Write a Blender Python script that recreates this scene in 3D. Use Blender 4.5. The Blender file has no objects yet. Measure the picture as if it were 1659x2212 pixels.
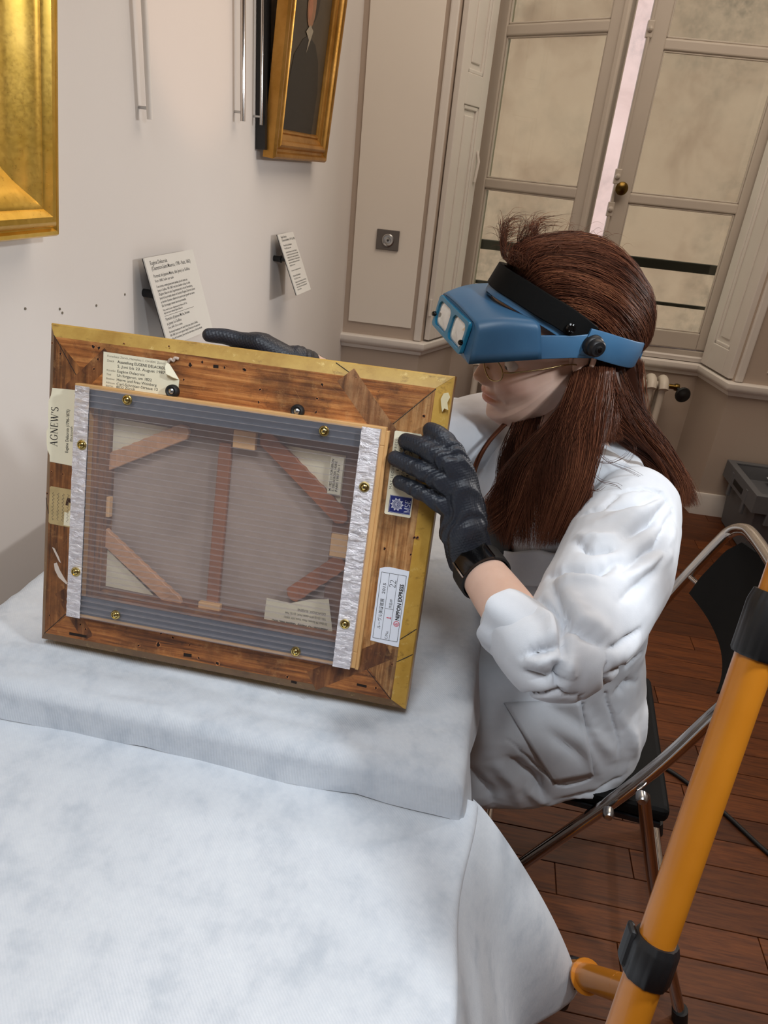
import bpy, bmesh, random
import numpy as np
from math import *
from mathutils import Vector, Matrix, noise as mnoise

# ------------------------------------------------------------------ camera
SC = bpy.context.scene
FPX, PITCH, SR, HC = 1500.0, radians(26.6), 0.1043, 1.36
CR = sqrt(1 - SR * SR)
_R0 = np.array([1, 0, 0.]); _U0 = np.array([0, sin(PITCH), cos(PITCH)]); CF = np.array([0, cos(PITCH), -sin(PITCH)])
CRT = _R0 * CR + _U0 * SR; CUP = _U0 * CR - _R0 * SR; CPOS = np.array([0, 0, HC])
cam = bpy.data.cameras.new('camera'); camo = bpy.data.objects.new('camera', cam); SC.collection.objects.link(camo)
cam.sensor_fit = 'HORIZONTAL'; cam.sensor_width = 36; cam.lens = 36 * FPX / 1659; cam.clip_start = 0.02
M = Matrix.Identity(4)
for i in range(3):
    M[i][0] = CRT[i]; M[i][1] = CUP[i]; M[i][2] = -CF[i]; M[i][3] = CPOS[i]
camo.matrix_world = M
SC.camera = camo
SC.view_settings.view_transform = 'Standard'; SC.view_settings.look = 'None'
SC.view_settings.gamma = 1; SC.view_settings.use_curve_mapping = False
SC.view_settings.exposure = 0.0

# ------------------------------------------------------------------ world and lamps
wd = bpy.data.worlds.new('sky'); SC.world = wd; wd.use_nodes = True
bg = wd.node_tree.nodes['Background']; bg.inputs[0].default_value = (0.86, 0.90, 1.0, 1); bg.inputs[1].default_value = 1.8
def lamp(name, kind, loc, target, energy, color, **kw):
    l = bpy.data.lights.new(name, kind); l.energy = energy; l.color = color
    for k, v in kw.items(): setattr(l, k, v)
    o = bpy.data.objects.new(name, l); SC.collection.objects.link(o); o.location = loc
    o.rotation_euler = (Vector(target) - Vector(loc)).to_track_quat('-Z', 'Y').to_euler()
    return o
lamp('work_light', 'SPOT', (.52, .36, 1.66), (-.12, .70, .80), 22.5, (0.90, 0.96, 1.0), shadow_soft_size=0.045, spot_size=radians(128), spot_blend=0.6)
lamp('side_light', 'SPOT', (2.3, 1.9, 1.75), (-.62, 1.10, 1.0), 74, (1.0, 0.975, 0.955), shadow_soft_size=0.07, spot_size=radians(82), spot_blend=0.9)
lamp('ceiling_fill', 'AREA', (.9, 2.0, 2.85), (.9, 2.0, 0), 30, (1.0, 0.85, 0.70), shape='RECTANGLE', size=1.6, size_y=1.6)
lamp('ceiling_fill', 'AREA', (-.25, -.35, 2.70), (-.25, .42, 0.7), 7, (0.90, 0.95, 1.0), shape='RECTANGLE', size=.7, size_y=.7, spread=radians(90))  # added cool fill above the table, narrowed to lift the cloth
lamp('added_wall_spot', 'SPOT', (0.9, 1.0, 2.8), (-0.54, 1.82, 1.66), 34, (1.0, 0.60, 0.38), shadow_soft_size=0.03, spot_size=radians(15), spot_blend=0.55)  # added lamp, put in to cast the peach patch between the rods

# ------------------------------------------------------------------ small helpers
COL = SC.collection
def pt(px, py, t):            # a point seen at (px,py) in the 1659x2212 photograph, t metres deep
    r = CF + (px - 829.5) / FPX * CRT + (1106 - py) / FPX * CUP
    return CPOS + t * r
def ptz(px, py, z):
    r = CF + (px - 829.5) / FPX * CRT + (1106 - py) / FPX * CUP
    return CPOS + r * ((z - HC) / r[2])
def ptpl(px, py, P, n):
    r = CF + (px - 829.5) / FPX * CRT + (1106 - py) / FPX * CUP
    n = np.array(n, float); return CPOS + r * (np.dot(np.array(P) - CPOS, n) / np.dot(r, n))
def V(*a): return np.array(a, float)
def nrm(v): v = np.array(v, float); return v / max(np.linalg.norm(v), 1e-12)
WLOC = {}                     # world location of parents whose parts are given in world coordinates
def tag(o, label=None, cat=None, group=None, kind=None):
    if label: o['label'] = label
    if cat: o['category'] = cat
    if group: o['group'] = group
    if kind: o['kind'] = kind
    return o
def thing(name, label=None, cat=None, loc=(0, 0, 0), group=None, kind=None, mat=None):
    o = bpy.data.objects.new(name, None); COL.objects.link(o); o.empty_display_size = 0.05
    if mat is not None: o.matrix_world = mat; WLOC[o] = V(0, 0, 0)
    else: o.location = tuple(loc); WLOC[o] = V(*loc)
    return tag(o, label, cat, group, kind)
def put(name, v, f, mat, parent=None, smooth=None, bevel=0, bseg=2, sub=0, kind=None, label=None, uvs=None):
    """link one mesh object; v in world coordinates (or in the parent's own, when that one is rotated)"""
    me = bpy.data.meshes.new(name)
    v = np.asarray(v, float)
    org = WLOC[parent] if parent is not None else V(0, 0, 0)
    me.from_pydata((v - org).tolist(), [], f)
    if smooth is not None:
        me.polygons.foreach_set('use_smooth', [True] * len(me.polygons))
        if smooth < 170: me.set_sharp_from_angle(angle=radians(smooth))
    for m in (mat if isinstance(mat, (list, tuple)) else [mat]): me.materials.append(m)
    o = bpy.data.objects.new(name, me); COL.objects.link(o)
    if parent is not None: o.parent = parent
    WLOC[o] = org
    if bevel:
        b = o.modifiers.new('bevel', 'BEVEL'); b.width = bevel; b.segments = bseg; b.limit_method = 'ANGLE'; b.angle_limit = radians(40)
    if sub:
        s = o.modifiers.new('sub', 'SUBSURF'); s.levels = sub; s.render_levels = sub
    return tag(o, label, None, None, kind)

class MB:
    def __init__(s): s.v = []; s.f = []
    def add(s, v, f):
        n = len(s.v); s.v.extend([tuple(map(float, p)) for p in v]); s.f.extend([tuple(i + n for i in q) for q in f]); return s
    def box(s, o, ex, ey, ez):            # corner o and three edge vectors
        o, ex, ey, ez = map(np.array, (o, ex, ey, ez))
        v = [o, o + ex, o + ex + ey, o + ey, o + ez, o + ex + ez, o + ex + ey + ez, o + ey + ez]
        f = [(0, 3, 2, 1), (4, 5, 6, 7), (0, 1, 5, 4), (1, 2, 6, 5), (2, 3, 7, 6), (3, 0, 4, 7)]
        if np.dot(np.cross(ex, ey), ez) < 0: f = [tuple(reversed(q)) for q in f]
        return s.add(v, f)
    def cbox(s, c, sx, sy, sz, R=None):
        R = np.eye(3) if R is None else np.array(R); ex, ey, ez = R[0] * sx, R[1] * sy, R[2] * sz
        return s.box(np.array(c) - ex / 2 - ey / 2 - ez / 2, ex, ey, ez)
    def prism(s, poly, o, ex, ey, ez, z0, z1):   # 2-D outline (counter-clockwise) pushed along ez
        o, ex, ey, ez = map(np.array, (o, ex, ey, ez)); n = len(poly)
        v = [o + ex * a + ey * b + ez * z0 for a, b in poly] + [o + ex * a + ey * b + ez * z1 for a, b in poly]
        f = [tuple(reversed(range(n))), tuple(range(n, 2 * n))] + [(i, (i + 1) % n, n + (i + 1) % n, n + i) for i in range(n)]
        return s.add(v, f)
    def tube(s, pts, r, n=12, caps=True, ell=None, closed=False, up=None):
        pts = [np.array(p, float) for p in pts]; m = len(pts)
        rs = list(r) if hasattr(r, '__len__') else [r] * m
        tan = []
        for i in range(m):
            a = pts[(i - 1) % m] if (i > 0 or closed) else pts[i]; b = pts[(i + 1) % m] if (i < m - 1 or closed) else pts[i]
            tan.append(nrm(b - a))
        u = up if up is not None else (V(0, 0, 1) if abs(tan[0][2]) < .9 else V(1, 0, 0))
        u = nrm(u - tan[0] * np.dot(u, tan[0])); vs = []
        for i in range(m):
            u = nrm(u - tan[i] * np.dot(u, tan[i])); w = np.cross(tan[i], u)
            e = ell if ell else (1, 1)
            for k in range(n):
                a = 2 * pi * k / n; vs.append(pts[i] + rs[i] * (e[0] * cos(a) * u + e[1] * sin(a) * w))
        f = []
        for i in range(m if closed else m - 1):
            for k in range(n):
                j = (i + 1) % m; f.append((i * n + k, i * n + (k + 1) % n, j * n + (k + 1) % n, j * n + k))
        if caps and not closed:
            f.append(tuple(reversed(range(n)))); f.append(tuple(range((m - 1) * n, m * n)))
        return s.add(vs, f)
    def lathe(s, prof, o, ax, n=24, caps=True):  # profile (radius, height) turned about axis ax through o
        o = np.array(o, float); ax = nrm(ax); u = nrm(np.cross(ax, V(0, 0, 1) if abs(ax[2]) < .9 else V(1, 0, 0))); w = np.cross(ax, u)
        v = [o + ax * h + r * (cos(2 * pi * k / n) * u + sin(2 * pi * k / n) * w) for r, h in prof for k in range(n)]
        m = len(prof)
        f = [(i * n + k, i * n + (k + 1) % n, (i + 1) * n + (k + 1) % n, (i + 1) * n + k) for i in range(m - 1) for k in range(n)]
        if caps: f.append(tuple(reversed(range(n)))); f.append(tuple(range((m - 1) * n, m * n)))
        return s.add(v, f)
    def sphere(s, c, r, n=16, m=10, ax=None):
        c = np.array(c, float); r = np.array(r if hasattr(r, '__len__') else [r] * 3, float); A = np.eye(3) if ax is None else np.array(ax)
        v = [c + A.T @ V(0, 0, r[2])]
        for i in range(1, m):
            t = pi * i / m
            for k in range(n): v.append(c + A.T @ (r * V(sin(t) * cos(2 * pi * k / n), sin(t) * sin(2 * pi * k / n), cos(t))))
        v.append(c - A.T @ V(0, 0, r[2])); f = []
        for k in range(n): f.append((0, 1 + k, 1 + (k + 1) % n))
        for i in range(m - 2):
            for k in range(n):
                a = 1 + i * n; f.append((a + k, a + n + k, a + n + (k + 1) % n, a + (k + 1) % n))
        L = len(v) - 1; a = 1 + (m - 2) * n
        for k in range(n): f.append((a + k, L, a + (k + 1) % n))
        return s.add(v, f)
    def loft(s, rings, caps=True, closed=True):
        n = len(rings[0]); v = [p for r in rings for p in r]; m = len(rings)
        f = [(i * n + k, i * n + (k + 1) % n, (i + 1) * n + (k + 1) % n, (i + 1) * n + k) for i in range(m - 1) for k in range(n if closed else n - 1)]
        if caps and closed: f.append(tuple(reversed(range(n)))); f.append(tuple(range((m - 1) * n, m * n)))
        return s.add(v, f)
    def put(s, name, mat, parent=None, **k): return put(name, s.v, s.f, mat, parent, **k)

def catmull(P, n=8):
    P = [np.array(p, float) for p in P]; out = []
    for i in range(len(P) - 1):
        p0 = P[max(i - 1, 0)]; p1 = P[i]; p2 = P[i + 1]; p3 = P[min(i + 2, len(P) - 1)]
        for k in range(n):
            t = k / n; out.append(.5 * ((2 * p1) + (p2 - p0) * t + (2 * p0 - 5 * p1 + 4 * p2 - p3) * t * t + (3 * p1 - p0 - 3 * p2 + p3) * t ** 3))
    out.append(P[-1]); return out

# ------------------------------------------------------------------ materials
def S(r, g, b):
    def c(x):
        x /= 255.; return x / 12.92 if x <= .04045 else ((x + .055) / 1.055) ** 2.4
    return (c(r), c(g), c(b), 1)
class NT:
    def __init__(s, name):
        s.m = bpy.data.materials.new(name); s.m.use_nodes = True; s.t = s.m.node_tree; s.n = s.t.nodes; s.l = s.t.links
        s.b = s.n['Principled BSDF']; s.out = s.n['Material Output']; s._co = None
    def node(s, typ, **kw):
        q = s.n.new(typ)
        for k, v in kw.items():
            if k in q.inputs.keys() if isinstance(k, str) else False: s.set(q.inputs[k], v)
            else: setattr(q, k, v)
        return q
    def set(s, inp, v):
        if hasattr(v, 'is_output') or isinstance(v, bpy.types.NodeSocket): s.l.new(v, inp)
        else: inp.default_value = v
    def co(s, scale=(1, 1, 1), rot=(0, 0, 0), loc=(0, 0, 0), gen=False):
        tc = s.n.new('ShaderNodeTexCoord'); mp = s.n.new('ShaderNodeMapping')
        s.l.new(tc.outputs['Object'], mp.inputs[0]); mp.inputs['Scale'].default_value = scale; mp.inputs['Rotation'].default_value = rot; mp.inputs['Location'].default_value = loc
        return mp.outputs[0]
    def noise(s, co, scale, detail=4, rough=.55, dist=0.):
        q = s.n.new('ShaderNodeTexNoise'); s.l.new(co, q.inputs['Vector']); q.inputs['Scale'].default_value = scale
        q.inputs['Detail'].default_value = detail; q.inputs['Roughness'].default_value = rough; q.inputs['Distortion'].default_value = dist
        return q.outputs[0]
    def ramp(s, fac, stops):
        q = s.n.new('ShaderNodeValToRGB'); s.l.new(fac, q.inputs[0]); e = q.color_ramp.elements
        while len(e) < len(stops): e.new(.5)
        for i, (p, c) in enumerate(stops):
            e[i].position = p; e[i].color = c if hasattr(c, '__len__') else (c, c, c, 1)
        return q.outputs[0]
    def mix(s, fac, a, b, blend='MIX'):
        q = s.n.new('ShaderNodeMix'); q.data_type = 'RGBA'; q.blend_type = blend
        s.set(q.inputs[0], fac); s.set(q.inputs[6], a); s.set(q.inputs[7], b); return q.outputs[2]
    def math(s, op, a, b=0.):
        q = s.n.new('ShaderNodeMath'); q.operation = op; s.set(q.inputs[0], a); s.set(q.inputs[1], b); return q.outputs[0]
    def bump(s, h, strength, dist=.001, normal=None):
        q = s.n.new('ShaderNodeBump'); s.l.new(h, q.inputs['Height']); q.inputs['Strength'].default_value = strength; q.inputs['Distance'].default_value = dist
        if normal is not None: s.l.new(normal, q.inputs['Normal'])
        s.l.new(q.outputs[0], s.b.inputs['Normal']); return q.outputs[0]
    def col(s, c): s.set(s.b.inputs['Base Color'], c)
    def p(s, **kw):
        for k, v in kw.items(): s.set(s.b.inputs[k.replace('_', ' ')], v)
        return s
def plain(name, c, rough=.5, metal=0., var=.06, vscale=30, bump=0, bscale=200, spec=.5, **kw):
    t = NT(name); c = np.array(c[:3]); co = t.co()
    n = t.noise(co, vscale, 5)
    t.col(t.ramp(n, [(.3, tuple(c * (1 - var)) + (1,)), (.7, tuple(np.minimum(c * (1 + var), 1)) + (1,))]))
    t.p(Roughness=rough, Metallic=metal); t.b.inputs['Specular IOR Level'].default_value = spec
    t.p(**kw)
    if bump: t.bump(t.noise(co, bscale, 4), bump)
    return t.m
MT = {}
MT['wall'] = plain('wall_paint', S(222, 217, 213), .85, var=.012, vscale=3, bump=.12, bscale=150)
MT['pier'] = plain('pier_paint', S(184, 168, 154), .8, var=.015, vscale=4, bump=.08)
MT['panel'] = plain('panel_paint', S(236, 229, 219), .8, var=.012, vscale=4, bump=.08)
MT['trim'] = plain('trim_paint', S(226, 220, 213), .5, var=.015, vscale=9, bump=.05)
MT['sash'] = plain('sash_paint', S(194, 184, 172), .45, var=.02, vscale=9, bump=.08)
MT['ceiling'] = plain('ceiling_paint', S(225, 215, 203), .9, var=.01)
MT['black'] = plain('black_plastic', S(22, 22, 24), .42, var=.1)
MT['rubber'] = plain('black_rubber', S(17, 17, 18), .6, var=.1)
MT['black_gloss'] = plain('black_gloss', S(8, 8, 9), .12, var=.05)
MT['chrome'] = plain('chrome', S(205, 200, 196), .12, 1., var=.03)
MT['steel'] = plain('steel', S(190, 190, 190), .28, 1., var=.05)
MT['brass'] = plain('brass', S(205, 185, 120), .22, 1., var=.08, vscale=200)
MT['brass_dark'] = plain('aged_brass', S(110, 88, 45), .3, 1., var=.15, vscale=60)
MT['alu'] = None
MT['paper'] = plain('cream_paper', S(232, 224, 198), .8, var=.04, vscale=25)
MT['paper_old'] = plain('old_paper', S(188, 165, 118), .8, var=.14, vscale=60)
MT['paper_white'] = plain('white_paper', S(226, 230, 240), .7, var=.01)
MT['card'] = plain('white_card', S(216, 214, 208), .6, var=.01)
MT['ink'] = plain('black_ink', S(28, 24, 24), .7, var=.05)
MT['ink_grey'] = plain('grey_ink', S(120, 112, 98), .7, var=.05)
MT['ink_red'] = plain('red_ink', S(200, 40, 70), .7, var=.05)
MT['ink_blue'] = plain('blue_print', S(28, 38, 110), .6, var=.08, vscale=120)
MT['ink_white'] = plain('white_print', S(214, 216, 226), .6, var=.02)
MT['felt'] = plain('dark_grey_felt', S(76, 84, 96), .9, var=.1, vscale=80)
MT['batten'] = plain('pale_batten_wood', S(206, 160, 104), .6, var=.12, vscale=14)
MT['block'] = plain('pale_wood_block', S(226, 180, 128), .6, var=.05, vscale=40)
MT['crate'] = plain('grey_crate_plastic', S(98, 100, 104), .55, var=.04)
MT['radiator'] = plain('radiator_enamel', S(214, 204, 190), .4, var=.02)
MT['black_leather'] = plain('black_vinyl', S(9, 9, 9), .66, var=.1, bump=.1, bscale=700, spec=.15)
# ------------------------------------------------------------------ the room
def tx(c): return tuple(c)
UW = V(.995, -.1, 0); WW_ = V(.1, .995, 0); OW = V(0, 3.205, 0); ZZ = V(0, 0, 1)
def ww(u, w, z): return OW + UW * u + WW_ * w + ZZ * z          # along / behind / up at the window wall
TL = radians(10.5); DL = V(sin(TL), cos(TL), 0); NL = V(cos(TL), -sin(TL), 0); AL = V(-.70, .955, 0)
def wl(s, e, z): return AL + DL * s + NL * e + ZZ * z            # along / off / up at the left wall
def struct(o): o['kind'] = 'structure'; return o

# left wall, right wall, rear wall, ceiling
struct(MB().box(wl(-4.0, 0, -.02), DL * 6.318, -NL * .15, ZZ * 3.02).put('wall_left', MT['wall']))
struct(MB().box((3.35, -3.0, -.02), (.15, 0, 0), (0, 5.95, 0), (0, 0, 3.02)).put('wall_right', MT['wall']))
struct(MB().box((-1.6, -3.0, -.02), (5.1, 0, 0), (0, -.15, 0), (0, 0, 3.02)).put('wall_rear', MT['wall']))
struct(MB().box((-1.7, -3.2, 3.0), (5.3, 0, 0), (0, 6.9, 0), (0, 0, .1)).put('ceiling', MT['ceiling']))
# window wall: two splayed jambs, apron, lintel
wb = MB()
def prismw(poly, z0, z1): wb.prism(poly, OW, UW, WW_, ZZ, z0, z1)
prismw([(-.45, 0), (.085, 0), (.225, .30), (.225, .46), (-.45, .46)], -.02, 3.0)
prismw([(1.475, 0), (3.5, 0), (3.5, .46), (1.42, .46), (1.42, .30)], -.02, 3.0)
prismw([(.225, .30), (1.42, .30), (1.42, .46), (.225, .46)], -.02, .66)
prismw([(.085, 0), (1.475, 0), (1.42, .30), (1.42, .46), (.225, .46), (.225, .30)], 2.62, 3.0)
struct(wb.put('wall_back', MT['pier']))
# lighter panels on the piers
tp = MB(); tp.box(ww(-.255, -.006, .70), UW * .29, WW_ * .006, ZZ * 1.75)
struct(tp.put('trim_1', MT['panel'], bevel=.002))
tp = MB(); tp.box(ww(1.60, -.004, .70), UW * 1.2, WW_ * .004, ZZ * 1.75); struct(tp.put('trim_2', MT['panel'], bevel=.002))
# dado mould that follows pier, splay, apron, splay, wall
def sweep_plan(path, prof):
    """path of (u,w) plan points; prof of (out, z)"""
    n = len(path); P = [np.array(p, float) for p in path]; rings = []
    for i in range(n):
        a = nrm(P[i] - P[i - 1]) if i else nrm(P[1] - P[0]); b = nrm(P[i + 1] - P[i]) if i < n - 1 else a
        na = V(a[1], -a[0]); nb = V(b[1], -b[0]); m = nrm(na + nb); m = m / max(np.dot(m, na), .3)
        rings.append([ww(P[i][0] + m[0] * o, P[i][1] + m[1] * o, z) for o, z in prof])
    return MB().loft(rings)
prof = [(-.01, .585), (.010, .585), (.014, .600), (.020, .604), (.030, .612), (.034, .624), (.032, .640), (.026, .646), (-.01, .646)]
path = [(-.295, 0), (.085, 0), (.225, .30), (1.42, .30), (1.475, 0), (3.3, 0)]
struct(sweep_plan(path, prof).put('trim_3', MT['trim'], smooth=35))
prof2 = [(-.01, .648), (.012, .650), (.016, .668), (.006, .680), (.004, .698), (-.01, .698)]
struct(sweep_plan([(.225, .30), (1.42, .30)], prof2).put('trim_4', MT['trim'], smooth=35))
bp = [(-.01, 0), (.012, 0), (.012, .095), (.008, .108), (-.01, .11)]
struct(sweep_plan([(-.295, 0), (.085, 0), (.225, .30), (1.42, .30), (1.475, 0), (3.3, 0)], bp).put('baseboard_back', MT['trim'], smooth=35))
struct(MB().box(wl(-4, 0, 0), DL * 6.31, NL * .012, ZZ * .11).put('baseboard_left', MT['trim'], bevel=.003))

# floor: sub-floor plus single parquet strips
def floor_mat():
    t = NT('oak_parquet'); oi = t.n.new('ShaderNodeObjectInfo'); rnd = oi.outputs['Random']
    off = t.n.new('ShaderNodeCombineXYZ'); t.l.new(t.math('MULTIPLY', rnd, 37.), off.inputs[0]); t.l.new(t.math('MULTIPLY', rnd, 91.), off.inputs[1])
    add = t.n.new('ShaderNodeVectorMath'); add.operation = 'ADD'
    t.l.new(t.co((2.2, 26, 26)), add.inputs[0]); t.l.new(off.outputs[0], add.inputs[1])
    g = t.noise(add.outputs[0], 1.6, 7, .62, 1.2); g2 = t.noise(add.outputs[0], 7, 4, .6)
    c = t.ramp(g, [(.28, S(54, 26, 11)), (.5, S(92, 47, 19)), (.72, S(124, 70, 30))])
    c = t.mix(.45, c, t.ramp(g2, [(.35, S(60, 30, 13)), (.6, S(112, 62, 27))]))
    tone = t.ramp(rnd, [(0, (.62, .58, .55, 1)), (.5, (.95, .92, .9, 1)), (1, (1.2, 1.15, 1.08, 1))])
    t.col(t.mix(1., c, tone, 'MULTIPLY')); t.p(Roughness=.46); t.b.inputs['Specular IOR Level'].default_value = .35; t.bump(g2, .12, .0006); return t.m
MT['floor'] = floor_mat()
fl = struct(MB().box((-1.7, -3.2, -.04), (5.3, 0, 0), (0, 6.9, 0), (0, 0, .035)).put('floor', MT['floor']))
random.seed(4)
pm = []
for L in (.50, .62, .40):
    b = MB().box((0, 0, 0), (L - .002, 0, 0), (0, .078 - .0016, 0), (0, 0, .0055)); o = b.put('plank', MT['floor'], fl, bevel=.0008, bseg=1); pm.append((L, o))
fa = radians(-6.8); FX = V(cos(fa), sin(fa), 0); FY = V(-sin(fa), cos(fa), 0); used = set(); npl = 0
for r in range(-2, 40):
    x = -.62 - random.random() * .5
    while x < 2.6:
        i = random.randrange(3); L, o0 = pm[i]; c = FX * (x + L / 2) + FY * (.25 + r * .078)
        inside = -.5 < c[0] < 2.6 and c[1] < 3.16 and (c[0] > .05 or c[1] > 2.2) and c[0] < .75 + .72 * c[1] and npl < 296
        if inside:
            if i in used: o = o0.copy(); COL.objects.link(o)
            else: o = o0; used.add(i)
            p = FX * x + FY * (.25 + r * .078); o.location = (p[0], p[1], -.005 + random.uniform(-.0003, .0003)); o.rotation_euler = (0, 0, fa); npl += 1
        x += L

# outside: courtyard wall, ground and balcony rail
def plaster():
    t = NT('weathered_render'); co = t.co(); n = t.noise(co, 1.6, 8, .62, .4); n2 = t.noise(co, .8, 5, .6); n3 = t.noise(co, 14, 5, .7)
    c = t.ramp(n, [(.30, S(190, 160, 146)), (.5, S(222, 194, 180)), (.7, S(230, 203, 189))])
    dark = t.math('MULTIPLY', t.ramp(n2, [(.45, 0.), (.62, .62)]), t.ramp(n3, [(.38, .25), (.62, 1.)]))
    t.col(t.mix(dark, c, S(120, 112, 108))); t.p(Roughness=.9); t.bump(n3, .2, .003); return t.m
MT['plaster'] = plaster()
tag(MB().box(ww(-4, 3.3, -3.5), UW * 9, WW_ * .2, ZZ * 8.5).put('courtyard_wall', MT['plaster']), 'stained pale rendered courtyard wall seen through the window', 'wall')
tag(MB().box(ww(-4, .5, -3.6), UW * 9, WW_ * 2.9, ZZ * .1).put('courtyard_ground', MT['plaster']), 'courtyard ground far below the window', 'ground')
rl = thing('balcony_rail', 'dark horizontal balcony bars outside the window', 'railing', ww(.8, .56, .70))
dk = plain('dark_green_iron', S(34, 44, 46), .45, var=.1)
MB().box(ww(.10, .55, 1.02), UW * 1.5, WW_ * .03, ZZ * .045).put('top_rail', dk, rl, bevel=.004)
MB().box(ww(.10, .555, .853), UW * 1.5, WW_ * .02, ZZ * .016).put('lower_rail', dk, rl, bevel=.003)
for u in (.10, 1.56): MB().box(ww(u, .55, .55), UW * .025, WW_ * .03, ZZ * .5).put('post', dk, rl, bevel=.003)

# window
def glass_mat():
    t = NT('window_glass'); tr = t.n.new('ShaderNodeBsdfTransparent'); tr.inputs[0].default_value = S(221, 221, 205)
    gl = t.n.new('ShaderNodeBsdfGlossy'); gl.inputs['Roughness'].default_value = .03
    mx = t.n.new('ShaderNodeMixShader'); mx.inputs[0].default_value = .06
    t.l.new(tr.outputs[0], mx.inputs[1]); t.l.new(gl.outputs[0], mx.inputs[2]); t.l.new(mx.outputs[0], t.out.inputs[0]); return t.m
MT['glass'] = glass_mat()
win = thing('window_1', loc=ww(.82, .30, .70), kind='structure')
def wpart(n, mb, mat=None, par=None, **k): return mb.put(n, mat or MT['sash'], par or win, **k)
fb = MB()
fb.box(ww(.165, .285, .66), UW * .055, WW_ * .10, ZZ * 1.98); fb.box(ww(1.428, .285, .66), UW * .04, WW_ * .10, ZZ * 1.98)
fb.box(ww(.165, .29, .655), UW * 1.3, WW_ * .10, ZZ * .045); fb.box(ww(.165, .285, 2.58), UW * 1.3, WW_ * .10, ZZ * .06)
wpart('window_frame', fb, bevel=.004)
def sash(hu, hw, ang, sgn, name):
    d = UW * cos(ang) * sgn - WW_ * sin(ang); n = WW_ * cos(ang) + UW * sin(ang) * sgn      # along the leaf / outwards
    h = ww(hu, hw, 0)
    def q(x, z, e): return h + d * x + n * e + ZZ * z
    Wd = .612; st = .074; T = .042
    b = MB()
    for x0, x1, z0, z1 in ((0, st, .705, 2.57), (Wd - st, Wd, .705, 2.57), (st, Wd - st, .705, .782), (st, Wd - st, 2.49, 2.57)):
        b.box(q(x0, z0, 0), d * (x1 - x0), n * T, ZZ * (z1 - z0))
    s = wpart('sash', b, bevel=.005)
    zs = [(.782, 1.300), (1.342, 1.868), (1.910, 2.49)]
    for z in (1.300, 1.868):
        m = MB().box(q(st - .004, z, .002), d * (Wd - 2 * st + .008), n * .036, ZZ * .042); m.put('muntin', MT['sash'], s, bevel=.008, bseg=3)
    for z0, z1 in zs:
        MB().box(q(st - .006, z0 - .006, .022), d * (Wd - 2 * st + .012), n * .003, ZZ * (z1 - z0 + .012)).put('pane', MT['glass'], s)
    bd = MB()
    for z0, z1 in zs:                                        # bead round each pane
        x0, x1 = st, Wd - st
        for (xa, xb, za, zb) in ((x0, x0 + .007, z0, z1), (x1 - .007, x1, z0, z1), (x0, x1, z0, z0 + .007), (x0, x1, z1 - .007, z1)):
            bd.box(q(xa, za, .008), d * (xb - xa), n * .012, ZZ * (zb - za))
    bd.put('bead', MT['sash'], s, bevel=.002, bseg=1)
    return s, q, d, n
sl, ql, dl, nl = sash(.208, .315, radians(36), 1, 'left')
sr_, qr, dr, nr = sash(1.442, .292, radians(2.5), -1, 'right')
MB().box(ql(.612 - .026, .705, -.008), dl * .026, nl * .058, ZZ * 1.865).put('meeting_bead', MT['sash'], sl, bevel=.006)
# espagnolette on the right leaf
eb = MB(); eb.tube([qr(.612, .72, -.010), qr(.612, 2.55, -.010)], .0075, 10); eb.put('bolt_rod', MT['sash'], sr_, smooth=40)
for z in (1.93, 1.40, 1.27):
    k = MB(); k.box(qr(.598, z - .03, -.018), dr * .028, nr * .018, ZZ * .06); k.sphere(qr(.612, z, -.018), .012, 10, 6); k.put('keeper', MT['sash'], sr_, bevel=.004)
kn = MB(); kn.lathe([(.004, .0), (.006, .018), (.016, .024), (.026, .030), (.027, .036), (.020, .042), (.008, .045), (.001, .046)], qr(.588, 1.355, 0), -nr, 24)
kn.put('knob', MT['brass_dark'], sr_, smooth=50, label='dark brass knob')
for z in (1.0, 1.75, 2.4):
    hb = MB(); hb.tube([ww(.205, .287, z - .04), ww(.205, .287, z + .04)], .008, 10); hb.put('hinge', MT['sash'], win, smooth=40)

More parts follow.
